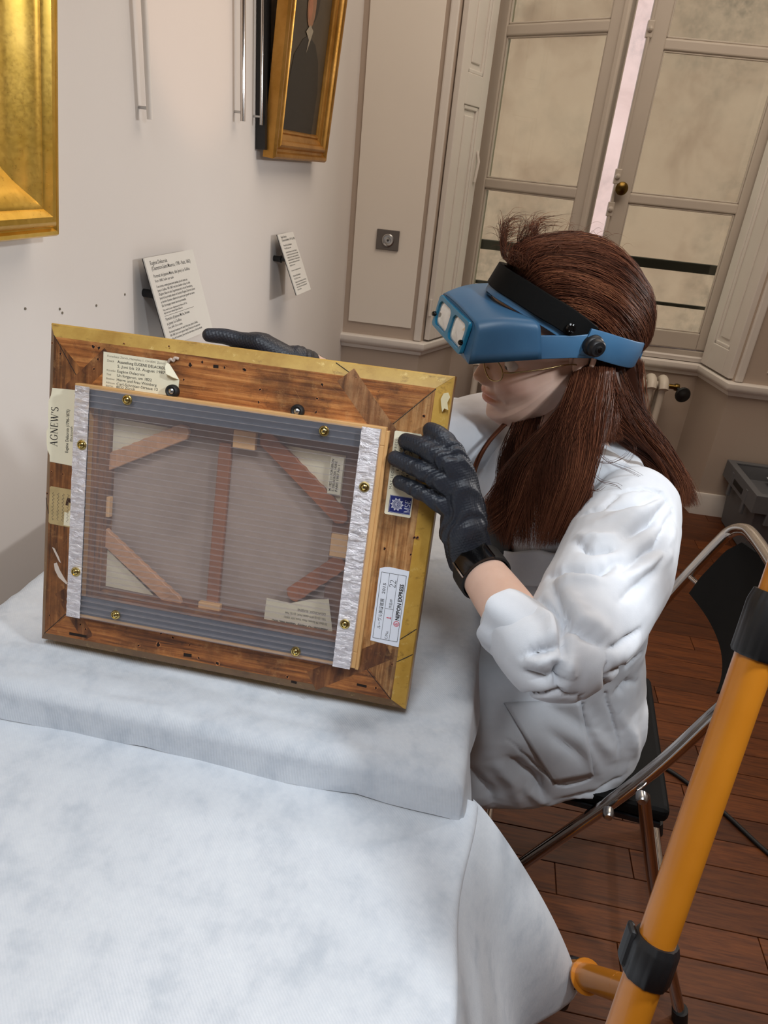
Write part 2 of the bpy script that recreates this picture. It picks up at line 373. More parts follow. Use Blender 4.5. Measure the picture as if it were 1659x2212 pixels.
# shutters folded on the splays
def shutter(label, A, B, znear, tilt):
    """panelled leaf from plan point A to B (u,w), standing 2 cm off the splay"""
    A = np.array(A); B = np.array(B); L = np.linalg.norm(B - A); d = (UW * (B - A)[0] + WW_ * (B - A)[1]) / L
    n = V(d[1], -d[0], 0) * tilt; o = ww(A[0], A[1], 0)
    def q(x, z, e): return o + d * x + ZZ * z + n * e
    t = thing('window_shutter', label, 'shutter', o + ZZ * .66)
    z0, z1 = .655, 2.56; rails = [(z0, z0 + .11), (1.60, 1.71), (z1 - .11, z1)]; st = .062
    b = MB()
    for x0, x1 in ((0, st), (L - st, L)): b.box(q(x0, z0, 0), d * (x1 - x0), n * .026, ZZ * (z1 - z0))
    for a, c in rails: b.box(q(st, a, 0), d * (L - 2 * st), n * .026, ZZ * (c - a))
    b.put('leaf_frame', MT['trim'], t, bevel=.003)
    for a, c in ((rails[0][1], rails[1][0]), (rails[1][1], rails[2][0])):
        p = MB(); p.box(q(st - .002, a - .002, .004), d * (L - 2 * st + .004), n * .010, ZZ * (c - a + .004)); fl_ = p.put('panel', MT['trim'], t)
        m = MB(); w = .016
        for xa, xb, za, zb in ((st, st + w, a, c), (L - st - w, L - st, a, c), (st, L - st, a, a + w), (st, L - st, c - w, c)):
            m.box(q(xa, za, .012), d * (xb - xa), n * .010, ZZ * (zb - za))
        m.put('moulding', MT['trim'], t, bevel=.004)
        r = MB(); r.box(q(st + .034, a + .036, .012), d * (L - 2 * st - .068), n * .008, ZZ * (c - a - .072)); r.put('raised_field', MT['trim'], t, bevel=.006)
    for z in (.80, 2.2):
        h = MB().tube([q(-.004, z - .035, .016), q(-.004, z + .035, .016)], .007, 10); h.put('hinge', MT['trim'], t, smooth=40)
    k = MB(); k.tube([q(L - .03, 1.44, .028), q(L - .03, 1.40, .040), q(L - .032, 1.32, .034)], .006, 8); k.put('catch', MT['trim'], t, smooth=40)
    return t, q, d, n
shutter('white panelled shutter leaf folded on the left reveal behind the visor', (.098, .012), (.205, .262), 0, 1)
shutter('white panelled shutter leaf folded on the right reveal at the frame edge', (1.425, .275), (1.475, .010), 0, 1)
struct(MB().box(ww(.052, -.012, .648), UW * .034, WW_ * .03, ZZ * 1.95).put('trim_5', MT['trim'], bevel=.006))
struct(MB().box(ww(1.478, -.012, .648), UW * .034, WW_ * .03, ZZ * 1.95).put('trim_6', MT['trim'], bevel=.006))

# switch plate on the pier
sw = thing('wall_socket', 'square grey metal socket plate on the pier left of the window', 'socket', ww(-.108, -.006, 1.062))
MB().box(ww(-.155, -.014, 1.022), UW * .098, WW_ * .008, ZZ * .082).put('plate', plain('grey_plate', S(112, 106, 102), .45, .4, var=.04), sw, bevel=.002)
MB().lathe([(.026, 0), (.026, .004), (.022, .006), (.021, .003), (.012, .002), (.012, .007), (.004, .008)], ww(-.104, -.014, 1.063), -WW_, 28).put('insert', MT['steel'], sw, smooth=35, label='round silver socket insert')
MB().lathe([(.005, 0), (.005, .003), (.001, .003)], ww(-.104, -.019, 1.063), -WW_, 12).put('pin', MT['black'], sw, smooth=35)

# radiator under the window
rd = thing('radiator', 'white cast iron column radiator under the window', 'radiator', ww(.8, .2, 0))
ncol = 17
for i in range(ncol):
    u = .36 + i * .0545; b = MB()
    for w in (.155, .215):
        b.tube([ww(u, w, .10), ww(u, w, .545)], .0155, 12)
    b.tube(catmull([ww(u, .135, .535), ww(u, .155, .562), ww(u, .185, .572), ww(u, .215, .562), ww(u, .235, .535)], 4), .0225, 12)
    b.tube(catmull([ww(u, .135, .12), ww(u, .155, .095), ww(u, .185, .09), ww(u, .215, .095), ww(u, .235, .12)], 4), .0225, 12)
    if i in (0, ncol - 1): b.tube([ww(u, .155, .10), ww(u, .155, .0)], .012, 8); b.tube([ww(u, .215, .10), ww(u, .215, .0)], .012, 8)
    b.put('column', MT['radiator'], rd, smooth=50)
b = MB(); b.tube([ww(.35, .185, .545), ww(1.25, .185, .545)], .018, 12); b.tube([ww(.35, .185, .11), ww(1.25, .185, .11)], .018, 12); b.put('header', MT['radiator'], rd, smooth=50)
b = MB(); b.tube([ww(1.24, .185, .545), ww(1.30, .180, .545)], .012, 12); b.lathe([(.016, 0), (.018, .01), (.016, .02)], ww(1.29, .18, .545), UW, 14); b.put('valve', MT['brass_dark'], rd, smooth=40)
b = MB(); b.tube([ww(1.30, .18, .545), ww(1.315, .12, .530)], .009, 10)
b.lathe([(.012, 0), (.034, .004), (.036, .012), (.032, .020), (.014, .022), (.010, .026), (.001, .026)], ww(1.315, .125, .530), nrm(-WW_ + UW * .15), 24); b.put('valve_handle', MT['black'], rd, smooth=50, label='black round valve wheel')
# ------------------------------------------------------------------ text helper
_fc = {}
def text_polys(s, size, bold=0.0, xs=1.0, shear=0.0, track=1.0):
    cu = bpy.data.curves.new('t', 'FONT'); cu.body = s; cu.size = 1.0; cu.resolution_u = 2; cu.offset = bold; cu.shear = shear; cu.space_character = track
    ob = bpy.data.objects.new('t', cu); me = bpy.data.meshes.new_from_object(ob)
    v = np.array([(p.co.x * size * xs, p.co.y * size) for p in me.vertices]).reshape(-1, 2); f = [tuple(p.vertices) for p in me.polygons]
    bpy.data.objects.remove(ob); bpy.data.curves.remove(cu); bpy.data.meshes.remove(me); return v, f
def text_into(mb, s, size, o, ex, ey, fit=None, **k):
    v, f = text_polys(s, size, **k)
    if not len(v): return
    if fit: v[:, 0] *= fit / max(v[:, 0].max(), 1e-6)
    o, ex, ey = map(np.array, (o, ex, ey)); mb.add([o + ex * a + ey * b for a, b in v], f)
# hand-cut serif capitals: strokes as polygons on a 1-high em
def bar(x0, y0, x1, y1, w):
    d = nrm(V(x1 - x0, y1 - y0)); n = V(-d[1], d[0]) * w / 2
    return [(x0 - n[0], y0 - n[1]), (x1 - n[0], y1 - n[1]), (x1 + n[0], y1 + n[1]), (x0 + n[0], y0 + n[1])]
def arc(cx, cy, rx, ry, a0, a1, w0, w1, n=14):
    out = []
    for i in range(n):
        t0 = radians(a0 + (a1 - a0) * i / n); t1 = radians(a0 + (a1 - a0) * (i + 1) / n)
        def wd(t): return w0 + (w1 - w0) * abs(cos(t))
        q = []
        for t, s in ((t0, 1), (t1, 1), (t1, -1), (t0, -1)): q.append((cx + cos(t) * (rx + s * wd(t) / 2), cy + sin(t) * (ry + s * wd(t) / 2)))
        out.append(q)
    return out
def ser(x, y, w=.26): return bar(x - w / 2, y, x + w / 2, y, .035)
SERIF = {
 'A': (.78, [bar(.10, .0, .37, 1, .05), bar(.37, 1, .66, 0, .13), bar(.22, .36, .52, .36, .045), ser(.10, .017, .22), ser(.66, .017, .26)]),
 'G': (.82, arc(.42, .5, .34, .49, 40, 330, .05, .13) + [bar(.68, .08, .68, .42, .12), ser(.66, .42, .28), bar(.70, .72, .70, .98, .03)]),
 'N': (.84, [bar(.16, 0, .16, 1, .05), bar(.14, .97, .68, .03, .13), bar(.70, 0, .70, 1, .05), ser(.14, .017), ser(.70, .983), ser(.10, .983, .18)]),
 'E': (.68, [bar(.16, 0, .16, 1, .13), bar(.08, .98, .58, .98, .045), bar(.08, .02, .60, .02, .045), bar(.16, .51, .46, .51, .045), bar(.57, .80, .57, 1, .035), bar(.60, 0, .60, .22, .035), bar(.46, .42, .46, .60, .035)]),
 'W': (1.12, [bar(.10, 1, .34, 0, .13), bar(.34, 0, .55, .95, .05), bar(.48, 1, .76, 0, .13), bar(.76, 0, 1.00, 1, .05), ser(.10, .983), ser(.50, .983), ser(1.0, .983, .2)]),
 'S': (.62, arc(.30, .74, .20, .24, 30, 270, .05, .12) + arc(.30, .26, .22, .24, 90, -150, .05, .13) + [bar(.49, .76, .49, .96, .03), bar(.07, .04, .07, .26, .03)]),
 'M': (1.0, [bar(.14, 0, .14, 1, .05), bar(.14, 1, .48, .02, .12), bar(.48, .02, .80, 1, .05), bar(.82, 0, .82, 1, .13), ser(.14, .017), ser(.82, .017), ser(.10, .983, .2), ser(.86, .983, .2)]),
 "'": (.22, [bar(.1, .98, .08, .70, .09)]),
 '2': (.60, arc(.27, .72, .20, .26, 160, -30, .05, .11) + [bar(.44, .60, .08, .06, .05), bar(.06, .05, .52, .05, .10), bar(.51, .03, .54, .2, .03)]),
}
def serif_into(mb, s, h, o, ex, ey, sx=1.0):
    x = 0.; o, ex, ey = map(np.array, (o, ex, ey)); k = 0
    for ch in s:
        if ch == ' ': x += .4; continue
        w, qs = SERIF[ch]
        for q in qs:
            lift = np.cross(ex, ey) * (.00002 * (k % 5)); k += 1
            mb.add([o + lift + ex * (x + a) * h * sx + ey * b * h for a, b in q], [(0, 1, 2, 3)])
        x += w + .06
    return x * h * sx

# ------------------------------------------------------------------ wall pieces
def gilt(name, c=(176, 134, 52), dark=(92, 58, 22), rough=.3):
    t = NT(name); co = t.co(); n = t.noise(co, 9, 6, .65); n2 = t.noise(co, 140, 4, .7)
    c1 = t.ramp(n, [(.05, S(*dark)), (.38, S(*c)), (.75, S(min(c[0] + 40, 255), min(c[1] + 38, 255), c[2] + 36))])
    t.col(t.mix(t.ramp(n2, [(.66, 0.), (.85, .2)]), c1, S(*dark))); t.p(Metallic=.85, Roughness=t.ramp(n2, [(.3, rough - .04), (.7, rough + .08)])); t.bump(n2, .05, .0004); return t.m
MT['gilt'] = gilt('bright_gilding', (214, 172, 74), (150, 100, 34), .30); MT['gilt_old'] = gilt('worn_gilding', (168, 120, 50), (84, 48, 18), .34)
def mitre_rails(t, W, H, prof, mat, X, Y, Z, O, name='moulding', smooth=38):
    """four mitred mouldings; prof = (distance in from the edge, height); O lower left corner"""
    O, X, Y, Z = map(np.array, (O, X, Y, Z))
    cs = [O, O + X * W, O + X * W + Y * H, O + Y * H]; dirs = [X, Y, -X, -Y]; ins = [Y, -X, -Y, X]
    for i in range(4):
        a, b, d, n = cs[i], cs[(i + 1) % 4], dirs[i], ins[i]
        r0 = [a + (d + n) * q + Z * h for q, h in prof]; r1 = [b + (n - d) * q + Z * h for q, h in prof]
        r0 += [a + (d + n) * prof[-1][0], a + 0 * d]; r1 += [b + (n - d) * prof[-1][0], b + 0 * d]
        MB().loft([r0, r1]).put(name, mat, t, smooth=smooth)
cove = [(0, 0), (0, .034), (.004, .040), (.010, .041), (.013, .036), (.015, .036), (.020, .046), (.028, .052), (.036, .052), (.043, .046), (.046, .042), (.049, .042), (.058, .038), (.070, .028), (.084, .018), (.098, .013), (.112, .012), (.115, .017), (.122, .017), (.126, .010), (.130, .004)]
# large gilt frame, hung leaning forward, only its corner in view
ph = radians(7); uy = ZZ * cos(ph) + NL * sin(ph); uz = NL * cos(ph) - ZZ * sin(ph)
o1 = wl(.2935 - 1.05, .012, 1.2022)
f1 = thing('gilt_frame', 'wide gleaming gilt picture frame cut off at the left edge', 'picture frame', o1)
mitre_rails(f1, 1.05, .95, [(a * 1.0, b * 1.05) for a, b in cove], MT['gilt'], DL, uy, uz, o1 + uz * 0)
def canvas_mat():
    t = NT('dark_painting'); co = t.co(); n = t.noise(co, 5, 6); t.col(t.ramp(n, [(.3, S(34, 26, 20)), (.7, S(86, 70, 50))])); t.p(Roughness=.35); return t.m
MT['canvas_dark'] = canvas_mat()
MB().box(o1 + DL * .12 + uy * .12 + uz * .004, DL * .81, uy * .71, uz * .004).put('canvas', MT['canvas_dark'], f1)
MB().box(o1 + DL * .60 + uy * .015 - NL * .012, DL * .10, ZZ * .06, NL * .012).put('wall_bracket', MT['steel'], f1)
# portrait in a slim gilt frame
ph = radians(5.4); uy = ZZ * cos(ph) + NL * sin(ph); uz = NL * cos(ph) - ZZ * sin(ph); o2 = wl(1.276, .018, 1.343)
f2 = thing('framed_portrait', 'narrow worn gilt frame with a dark half length portrait beside the pier', 'picture', o2)
pf = [(0, 0), (0, .030), (.006, .037), (.014, .036), (.019, .028), (.026, .027), (.030, .034), (.038, .038), (.046, .033), (.050, .024), (.058, .022), (.066, .016), (.069, .020), (.074, .019), (.078, .012)]
mitre_rails(f2, .490, .66, pf, MT['gilt_old'], DL, uy, uz, o2)
def portrait_mat():
    t = NT('portrait_ground'); co = t.co(); n = t.noise(co, 7, 6, .6, .6); t.col(t.ramp(n, [(.25, S(36, 31, 24)), (.55, S(64, 55, 42)), (.8, S(80, 68, 52))])); t.p(Roughness=.4); return t.m
MB().box(o2 + DL * .07 + uy * .07 + uz * .008, DL * .35, uy * .52, uz * .004).put('canvas', portrait_mat(), f2)
def flat(name, pts, mat, par, O, X, Y, Z, e, th=.0006):
    return MB().prism(pts, O, X, Y, Z, e, e + th).put(name, mat, par)
def ellp(cx, cy, rx, ry, n=22, a0=0, a1=360): return [(cx + rx * cos(radians(a0 + (a1 - a0) * k / n)), cy + ry * sin(radians(a0 + (a1 - a0) * k / n))) for k in range(n)]
cb = o2 + uz * .0125
MTp = {k: plain(k, S(*c), .45, var=.12, vscale=40) for k, c in dict(paint_coat=(26, 23, 21), paint_hair=(32, 25, 20), paint_face=(146, 104, 76), paint_cheek=(162, 106, 78), paint_linen=(150, 140, 122)).items()}
flat('painted_coat', [(.10, .07), (.36, .07), (.372, .20), (.345, .275), (.30, .315), (.235, .33), (.19, .315), (.13, .27), (.105, .19)], MTp['paint_coat'], f2, cb, DL, uy, uz, 0)
flat('painted_hair', ellp(.245, .425, .052, .064), MTp['paint_hair'], f2, cb, DL, uy, uz, .0003)
flat('painted_face', ellp(.232, .402, .036, .054), MTp['paint_face'], f2, cb, DL, uy, uz, .0007)
flat('painted_cheek', ellp(.222, .392, .018, .026), MTp['paint_cheek'], f2, cb, DL, uy, uz, .0011)
flat('painted_collar', [(.205, .335), (.235, .318), (.225, .285), (.25, .32), (.265, .345), (.235, .355)], MTp['paint_linen'], f2, cb, DL, uy, uz, .0009)
MB().box(wl(1.262, .002, 1.36), DL * .03, NL * .028, ZZ * .66).put('backing_board', MT['black'], f2)
# hanging rods
for nm, s, z, lab in (('hanging_rod', .657, 1.393, 'empty white hanging rod left of the pair on the wall'), ('hanging_rod', 1.121, 1.421, 'empty shiny hanging rod between the first rod and the portrait'), ('hanging_rod', 1.246, 1.42, 'thin rod close along the left side of the portrait')):
    t = thing(nm, lab, 'rod', wl(s, .02, z), 'picture hanging rods')
    m = MT['chrome'] if s > 1 else MT['trim']
    MB().tube([wl(s, .024, z), wl(s, .024, 2.96)], .0065 if s < 1.2 else .004, 10).put('rod', m, t, smooth=50)
    for zz in (z + .02, 2.5): MB().tube([wl(s, 0, zz), wl(s, .024, zz)], .003, 8).put('standoff', MT['steel'], t, smooth=50)
# screw plugs left in the wall
for s, z, wh in ((.251, 1.077, 'leftmost, lowest of the screw holes in the wall above the propped frame'), (.455, 1.051, 'second from the right of the screw holes above the propped frame'), (.559, 1.058, 'rightmost screw hole, beside the large wall label'), (.342, 1.062, 'upper one of the close pair of screw holes above the propped frame'), (.348, 1.054, 'lower one of the close pair of screw holes above the propped frame')):
    tag(MB().lathe([(.0025, 0), (.0025, .0010), (.0015, .0012), (.0004, .0003)], wl(s, 0, z), NL, 10).put('wall_plug', MT['ink_grey'], None, smooth=40), wh, 'screw hole', 'screw holes in the left wall')
# tilted wall labels
def wall_label(name, lab, s, z, w, h, ph, lines):
    ph = radians(ph); dn = -ZZ * cos(ph) + NL * sin(ph); nz = NL * cos(ph) + ZZ * sin(ph); o = wl(s, .02, z)
    t = thing(name, lab, 'label', o)
    b = MB().box(o, DL * w, dn * h, nz * .003); b.put('card', MT['card'], t)
    MB().box(o - nz * .0022, DL * w, dn * h, nz * .002).put('backing', MT['black'], t)
    c = o + dn * h * .42 + DL * .03
    q = c - nz * .003; MB().lathe([(.009, 0), (.009, .02), (.012, .026)], q - NL * np.dot(q - wl(0, 0, 0), NL), NL, 14).tube([q - NL * np.dot(q - AL, NL), q], .006, 8).put('bracket', MT['black'], t, smooth=40)
    tx_ = MB(); ru = MB()
    for (y, size, txt, ww2, bold) in lines:
        if txt == '-': ru.box(o + DL * .018 + dn * y + nz * .0031, DL * (w * .62), dn * .0007, nz * .0001); continue
        text_into(tx_, txt, size, o + DL * .018 + dn * (y + size * .7) + nz * .0032, DL, -dn, fit=ww2, bold=bold * .3)
    tx_.put('lettering', MT['ink'], t); 
    if ru.v: ru.put('rule', MT['ink'], t)
L1 = [(.008, .0115, 'Eugène Delacroix', .074, .012), (.0195, .0115, '(Charenton-Saint-Maurice, 1798 - Paris, 1863)', .178, .012),
 (.036, .0100, 'Portrait de Jeanne-Marie, dite Jenny Le Guillou', .165, .012), (.047, .0085, 'Vers 1840, huile sur toile', .082, 0)]
for i, s_ in enumerate(['À son service comme gouvernante pendant près de trente ans,', 'Jenny Le Guillou, 1801-1869, veut une chambre en face de celle', "d'Eugène Delacroix dans l'appartement de la rue de Furstenberg.", "Jenny fut la principale témoin de l'activité d'Eugène Delacroix durant", 'sa dernière décennie, veillant sur le peintre pour grandir son œuvre.', 'Elle l’accompagna souvent dans ses promenades.']):
    L1.append((.059 + i * .0082, .0078, s_, [.142, .150, .158, .166, .160, .112][i], .006))
L1 += [(.110, .0062, 'Paris, musée du Louvre, département des Peintures, RF 1261.', .112, 0), (.1165, .0062, 'dépôt au musée national Eugène-Delacroix', .086, 0), (.125, 0, '-', 0, 0), (.129, .0092, 'Portrait of Jeanne-Marie, known', .112, .012), (.139, .0092, 'as Jenny Le Guillou', .066, .012), (.149, .0072, 'Circa 1840, Oil on canvas', .066, 0)]
for i, s_ in enumerate(['His devoted housekeeper for nearly thirty years, Jenny Le Guillou,', '1801-1869, had a room opposite Eugène Delacroix in the apartment', 'on Rue de Furstenberg. Jenny was the main witness of his last decade']):
    L1.append((.158 + i * .0078, .0072, s_, [.138, .146, .152][i], .004))
wall_label('wall_label', 'larger white text panel tilted on its bracket above the frame corner', .6045, 1.129, .222, .19, 15, L1)
L2 = [(.006, .010, 'Eugène Delacroix', .05, .012), (.016, .010, '(Charenton-Saint-Maurice, 1798 - Paris, 1863)', .118, .012), (.032, .009, 'Portrait de Léon Riesener', .075, .012), (.042, .008, 'Vers 1835, huile sur toile', .06, 0)]
for i in range(6): L2.append((.054 + i * .0082, .0075, ['Le peintre Léon Riesener est le cousin de Delacroix,', 'son cadet de dix ans et un ami proche avec lequel', 'il partage le goût de la couleur. Leur grand-mère', 'commune fut ébéniste du roi. Delacroix en fait le', 'portrait dans son atelier et le conserve chez lui', "jusqu'à sa mort."][i], [.104, .108, .106, .11, .1, .05][i], .006))
L2 += [(.112, .0062, 'Paris, musée du Louvre, département des Peintures', .09, 0), (.128, .0085, 'Portrait of Léon Riesener', .07, .012), (.138, .0072, 'Circa 1835, Oil on canvas', .06, 0)]
for i in range(4): L2.append((.149 + i * .0078, .007, ['The painter Léon Riesener was the cousin of Delacroix,', 'ten years younger and a close friend with whom he', 'shared a taste for colour. He painted this portrait', 'in his studio.'][i], [.106, .102, .1, .04][i], .004))
wall_label('wall_label', 'smaller white text panel tilted on its bracket below the portrait', 1.3965, 1.126, .14, .19, 22, L2)

# ------------------------------------------------------------------ tables and cloths
TXa = nrm(V(.990, -.141, 0)); TYa = V(-TXa[1], TXa[0], 0)          # along / across the tables
CF0 = V(.108, .592, 0)                                             # near right corner of the raised table
def cloth_mat():
    t = NT('white_nonwoven_cloth'); co = t.co(rot=(0, 0, radians(-35))); co2 = t.co()
    n = t.noise(co2, 22, 6, .65); n2 = t.noise(co2, 160, 4, .7)
    w = t.n.new('ShaderNodeTexWave'); t.l.new(co, w.inputs[0]); w.inputs['Scale'].default_value = 120; w.inputs['Distortion'].default_value = 1.2; w.inputs['Detail'].default_value = 2; w.inputs['Detail Scale'].default_value = 2
    c = t.ramp(n, [(.30, S(184, 191, 200)), (.50, S(203, 208, 215)), (.75, S(211, 216, 222))])
    t.col(t.mix(t.ramp(n2, [(.40, .22), (.6, 0.)]), c, S(188, 196, 206))); t.p(Roughness=.85); t.b.inputs['Specular IOR Level'].default_value = .25
    h = t.math('ADD', t.math('MULTIPLY', w.outputs[1], .45), t.math('MULTIPLY', n2, .8)); t.bump(h, .35, .0009); return t.m
MT['cloth'] = cloth_mat()
def nz_(p, s, seed=0.): return mnoise.noise(Vector((p[0] * s + seed, p[1] * s - seed * .7, seed * 1.3)))
def fold_line(a, b, x, y, w, amp):
    a = V(*a); b = V(*b); p = np.stack([x, y], -1); d = b - a; L = np.dot(d, d); t = np.clip(((p - a) @ d) / L, 0, 1)
    q = a + t[..., None] * d; ds = np.hypot(p[..., 0] - q[..., 0], p[..., 1] - q[..., 1]); return amp * np.exp(-(ds / w) ** 2) * np.sin(pi * np.clip(t, .02, .98)) ** .5
def wrap(d, r):                        # arc length d past an edge -> (out, down)
    if d <= 0: return d, 0.
    if d < r * pi / 2: return r * sin(d / r), r * (1 - cos(d / r))
    return r + (d - r * pi / 2) * .04, r + d - r * pi / 2
def table_cloth(name, lab, corner, z, la, lb, over, r, wr, parent=None):
    """corner = near right corner; la along -TXa, lb along TYa; over = (right, near, left, far) hangs"""
    R_, N_, L_, F_ = over
    xs = np.unique(np.concatenate([np.arange(-R_, .05, .006), np.arange(.05, la, .009), np.arange(la, la + L_, .02)]))
    ys = np.unique(np.concatenate([np.arange(-N_, .06, .005), np.arange(.06, .55, .009), np.arange(.55, lb + F_, .03)]))
    nx, ny = len(xs), len(ys); v = []
    for b in ys:
        for a in xs:
            ox, dx = (wrap(-a, r) if a < 0 else (-a, 0)) if a < la else (-la - wrap(a - la, r)[0], wrap(a - la, r)[1])
            oy, dy = (wrap(-b, r) if b < 0 else (-b, 0)) if b < lb else (-lb - wrap(b - lb, r)[0], wrap(b - lb, r)[1])
            p = corner + TXa * ox - TYa * oy + ZZ * (z - max(dx, dy) - .35 * min(dx, dy)); hang = max(dx, dy)
            n = wr(-ox, -oy, a, b)
            if hang > r:
                k = min(1, (hang - r) / .12); s = b if dx > dy else a
                out = (.010 * sin(s * 23 + .7) + .012 * sin(s * 11 + 2)) * k
                p = p + (TXa if dx > dy and a < 0 else (-TXa if dx > dy else (-TYa if b < 0 else TYa))) * (abs(out) + .004 * k)
            v.append(p + ZZ * n)
    f = [(j * nx + i, j * nx + i + 1, (j + 1) * nx + i + 1, (j + 1) * nx + i) for j in range(ny - 1) for i in range(nx - 1)]
    f = [tuple(reversed(q)) for q in f]
    o = put(name, v, f, MT['cloth'], parent, smooth=170); tag(o, lab, 'tablecloth'); return o
ZF, ZN = .7405, .690
def wr_far(x, y, a, b):
    h = .0030 * nz_((x, y), 7, 3.) + .0024 * abs(nz_((x + .3 * y, y * 1.6), 15, 1.)) + .0012 * nz_((x * 1.0, y * 3), 40, 5.)
    if b < .16: h += .0022 * nz_((x * 1.2, b * 5), 11, 9.) * 1
    return h
cf = table_cloth('tablecloth', 'white paper cloth over the raised table under the propped frame', CF0, ZF, .66, 1.47, (.095, .062, .12, .12), .020, wr_far)
CN0 = V(.128, .556, 0)
def wr_near(x, y, a, b): return .0010 * nz_((x, y), 6, 7.) + .0005 * nz_((x, y), 17, 2.) 
# the lower cloth runs under the raised one and toward the camera
def near_cloth():
    r = .012; xs = np.unique(np.concatenate([np.arange(-.02, .05, .004), np.arange(.05, .74, .010)])); ys = np.arange(-.60, .05, .010); v = []; nx, ny = len(xs), len(ys)
    ed = lambda b: .004 * sin(b * 14) + .003 * sin(b * 31 + 1)
    for b in ys:
        for a in xs:
            ox, dx = wrap(-a, r) if a < 0 else (-a, 0)
            p = CN0 + TXa * (ox + ed(b)) + TYa * b + ZZ * (ZN - dx); x, y = -ox, b
            h = wr_near(x, y, a, b)
            h += float(fold_line((.10, -.34), (.30, -.62), np.array(x), np.array(y), .006, .0022)) - float(fold_line((.108, -.34), (.31, -.62), np.array(x), np.array(y), .010, .0012))
            h += float(fold_line((.34, -.22), (.26, -.45), np.array(x), np.array(y), .012, .0010))
            v.append(p + ZZ * h)
    f = [(j * nx + i, (j + 1) * nx + i, (j + 1) * nx + i + 1, j * nx + i + 1) for j in range(ny - 1) for i in range(nx - 1)]
    # hanging flap on the right: flares out at the far corner
    n0 = len(v); NP, NQ = 60, 46
    for i in range(NP):
        p_ = i / (NP - 1)
        for j in range(NQ):
            q = j / (NQ - 1); b = .045 - .62 * p_
            e = CN0 + TXa * (.0045 + ed(b)) + TYa * b + ZZ * (ZN - .0022)
            drop = .50 * q; fl = exp(-(p_ / .42) ** 2)
            out = fl * (.185 * q ** .80 + .020 * sin(q * 3.0)) + .035 * q
            out -= fl * .30 * max(0, q - .80)
            wave = .020 * q * sin(p_ * 19 + .6 + q) * (1 - fl * .3) - .055 * q * exp(-((p_ - .16) / .07) ** 2) * (1 - .5 * q)
            side = .06 * q * fl
            v.append(e + TXa * (out + wave) + TYa * (side + .015 * q * sin(p_ * 9)) - ZZ * (drop - .05 * fl * q * q))
    f += [(n0 + i * NQ + j, n0 + i * NQ + j + 1, n0 + (i + 1) * NQ + j + 1, n0 + (i + 1) * NQ + j) for i in range(NP - 1) for j in range(NQ - 1)]
    o = put('tablecloth', v, f, MT['cloth'], None, smooth=170); tag(o, 'white paper cloth over the lower foreground table, flaring off its corner', 'tablecloth')
near_cloth()
def table(lab, c, z, la, lb, y0=0.):
    t = thing('table', lab, 'table', c)
    MB().box(c - TXa * la + TYa * y0 + ZZ * (z - .030), TXa * (la - .006), TYa * lb, ZZ * .026).put('table_top', plain('table_laminate', S(190, 180, 165), .5), t, bevel=.004)
    for a in (.06, la - .06):
        for b in (y0 + .06, y0 + lb - .06): MB().tube([c - TXa * a + TYa * b, c - TXa * a + TYa * b + ZZ * (z - .03)], .016, 10).put('leg', MT['steel'], t, smooth=50)
table('raised table hidden under the white cloth that carries the frame', CF0, ZF - .006, .66, 1.46, .008)
table('lower table hidden under the white cloth in the foreground', CN0, ZN - .008, .72, .58, -.60)
# ------------------------------------------------------------------ the propped picture frame, seen from the back
FA = ptz(80, 1385, .756); FB = ptz(875, 1540, .760)
FEX = nrm(FB - FA); _n0 = np.cross(FEX, ZZ); _n0 = nrm(_n0); _n0 = _n0 if _n0[1] < 0 else -_n0
_v = nrm(np.cross(_n0, FEX)); _v = _v if _v[2] > 0 else -_v
FEY = _v * cos(radians(15)) - _n0 * sin(radians(15)); FEZ = np.cross(FEX, FEY)
FM = Matrix([[FEX[i], FEY[i], FEZ[i], FA[i]] for i in range(3)] + [[0, 0, 0, 1]])
def fw(x, y, z): return FA + FEX * x + FEY * y + FEZ * z            # frame coordinates -> world
def fl_(px, py, z=0.):                                             # where a sight line meets the frame's back -> frame coordinates
    p = ptpl(px, py, FA + FEZ * z, FEZ) - FA; return float(p @ FEX), float(p @ FEY)
X3, Y3, Z3, O3 = V(1, 0, 0), V(0, 1, 0), V(0, 0, 1), V(0, 0, 0)
fr = thing('propped_frame', 'old wooden picture frame seen from the back, propped on the raised white table', 'picture frame', mat=FM)

def old_wood(name, sc, c=((78, 42, 18), (138, 80, 36), (178, 114, 58)), rot=(0, 0, 0), rough=.55):
    t = NT(name); co = t.co(sc, rot); cs = t.co()
    g = t.noise(co, 1.0, 8, .62, .5); big = t.noise(cs, 11, 6, .65); scr = t.noise(t.co((sc[0] * .7, sc[1] * 1.6, sc[2]), (0, 0, .5)), .9, 3, .7); fine = t.noise(cs, 330, 3, .7)
    k = t.ramp(g, [(.32, S(*c[0])), (.47, S(*c[1])), (.64, S(*c[2]))])
    k = t.mix(t.ramp(big, [(.44, 0.), (.62, .85)]), k, t.mix(.75, k, S(46, 26, 15)))
    pat = t.noise(cs, 38, 6, .75); k = t.mix(t.ramp(pat, [(.56, 0.), (.68, .6)]), k, t.mix(.5, k, S(206, 156, 100))); k = t.mix(t.ramp(pat, [(.30, .7), (.42, 0.)]), k, S(52, 28, 15))
    k = t.mix(t.ramp(big, [(.30, .5), (.44, 0.)]), k, S(168, 112, 58))
    k = t.mix(t.ramp(scr, [(.68, 0.), (.76, .55)]), k, S(196, 150, 92))
    t.col(k); t.p(Roughness=rough); t.bump(t.math('ADD', g, t.math('MULTIPLY', t.math('ADD', fine, pat), .5)), .6, .0010); return t.m
WH = old_wood('old_pine_across', (9, 210, 60)); WV = old_wood('old_pine_upright', (210, 9, 60), ((70, 40, 19), (122, 74, 36), (158, 102, 54)))
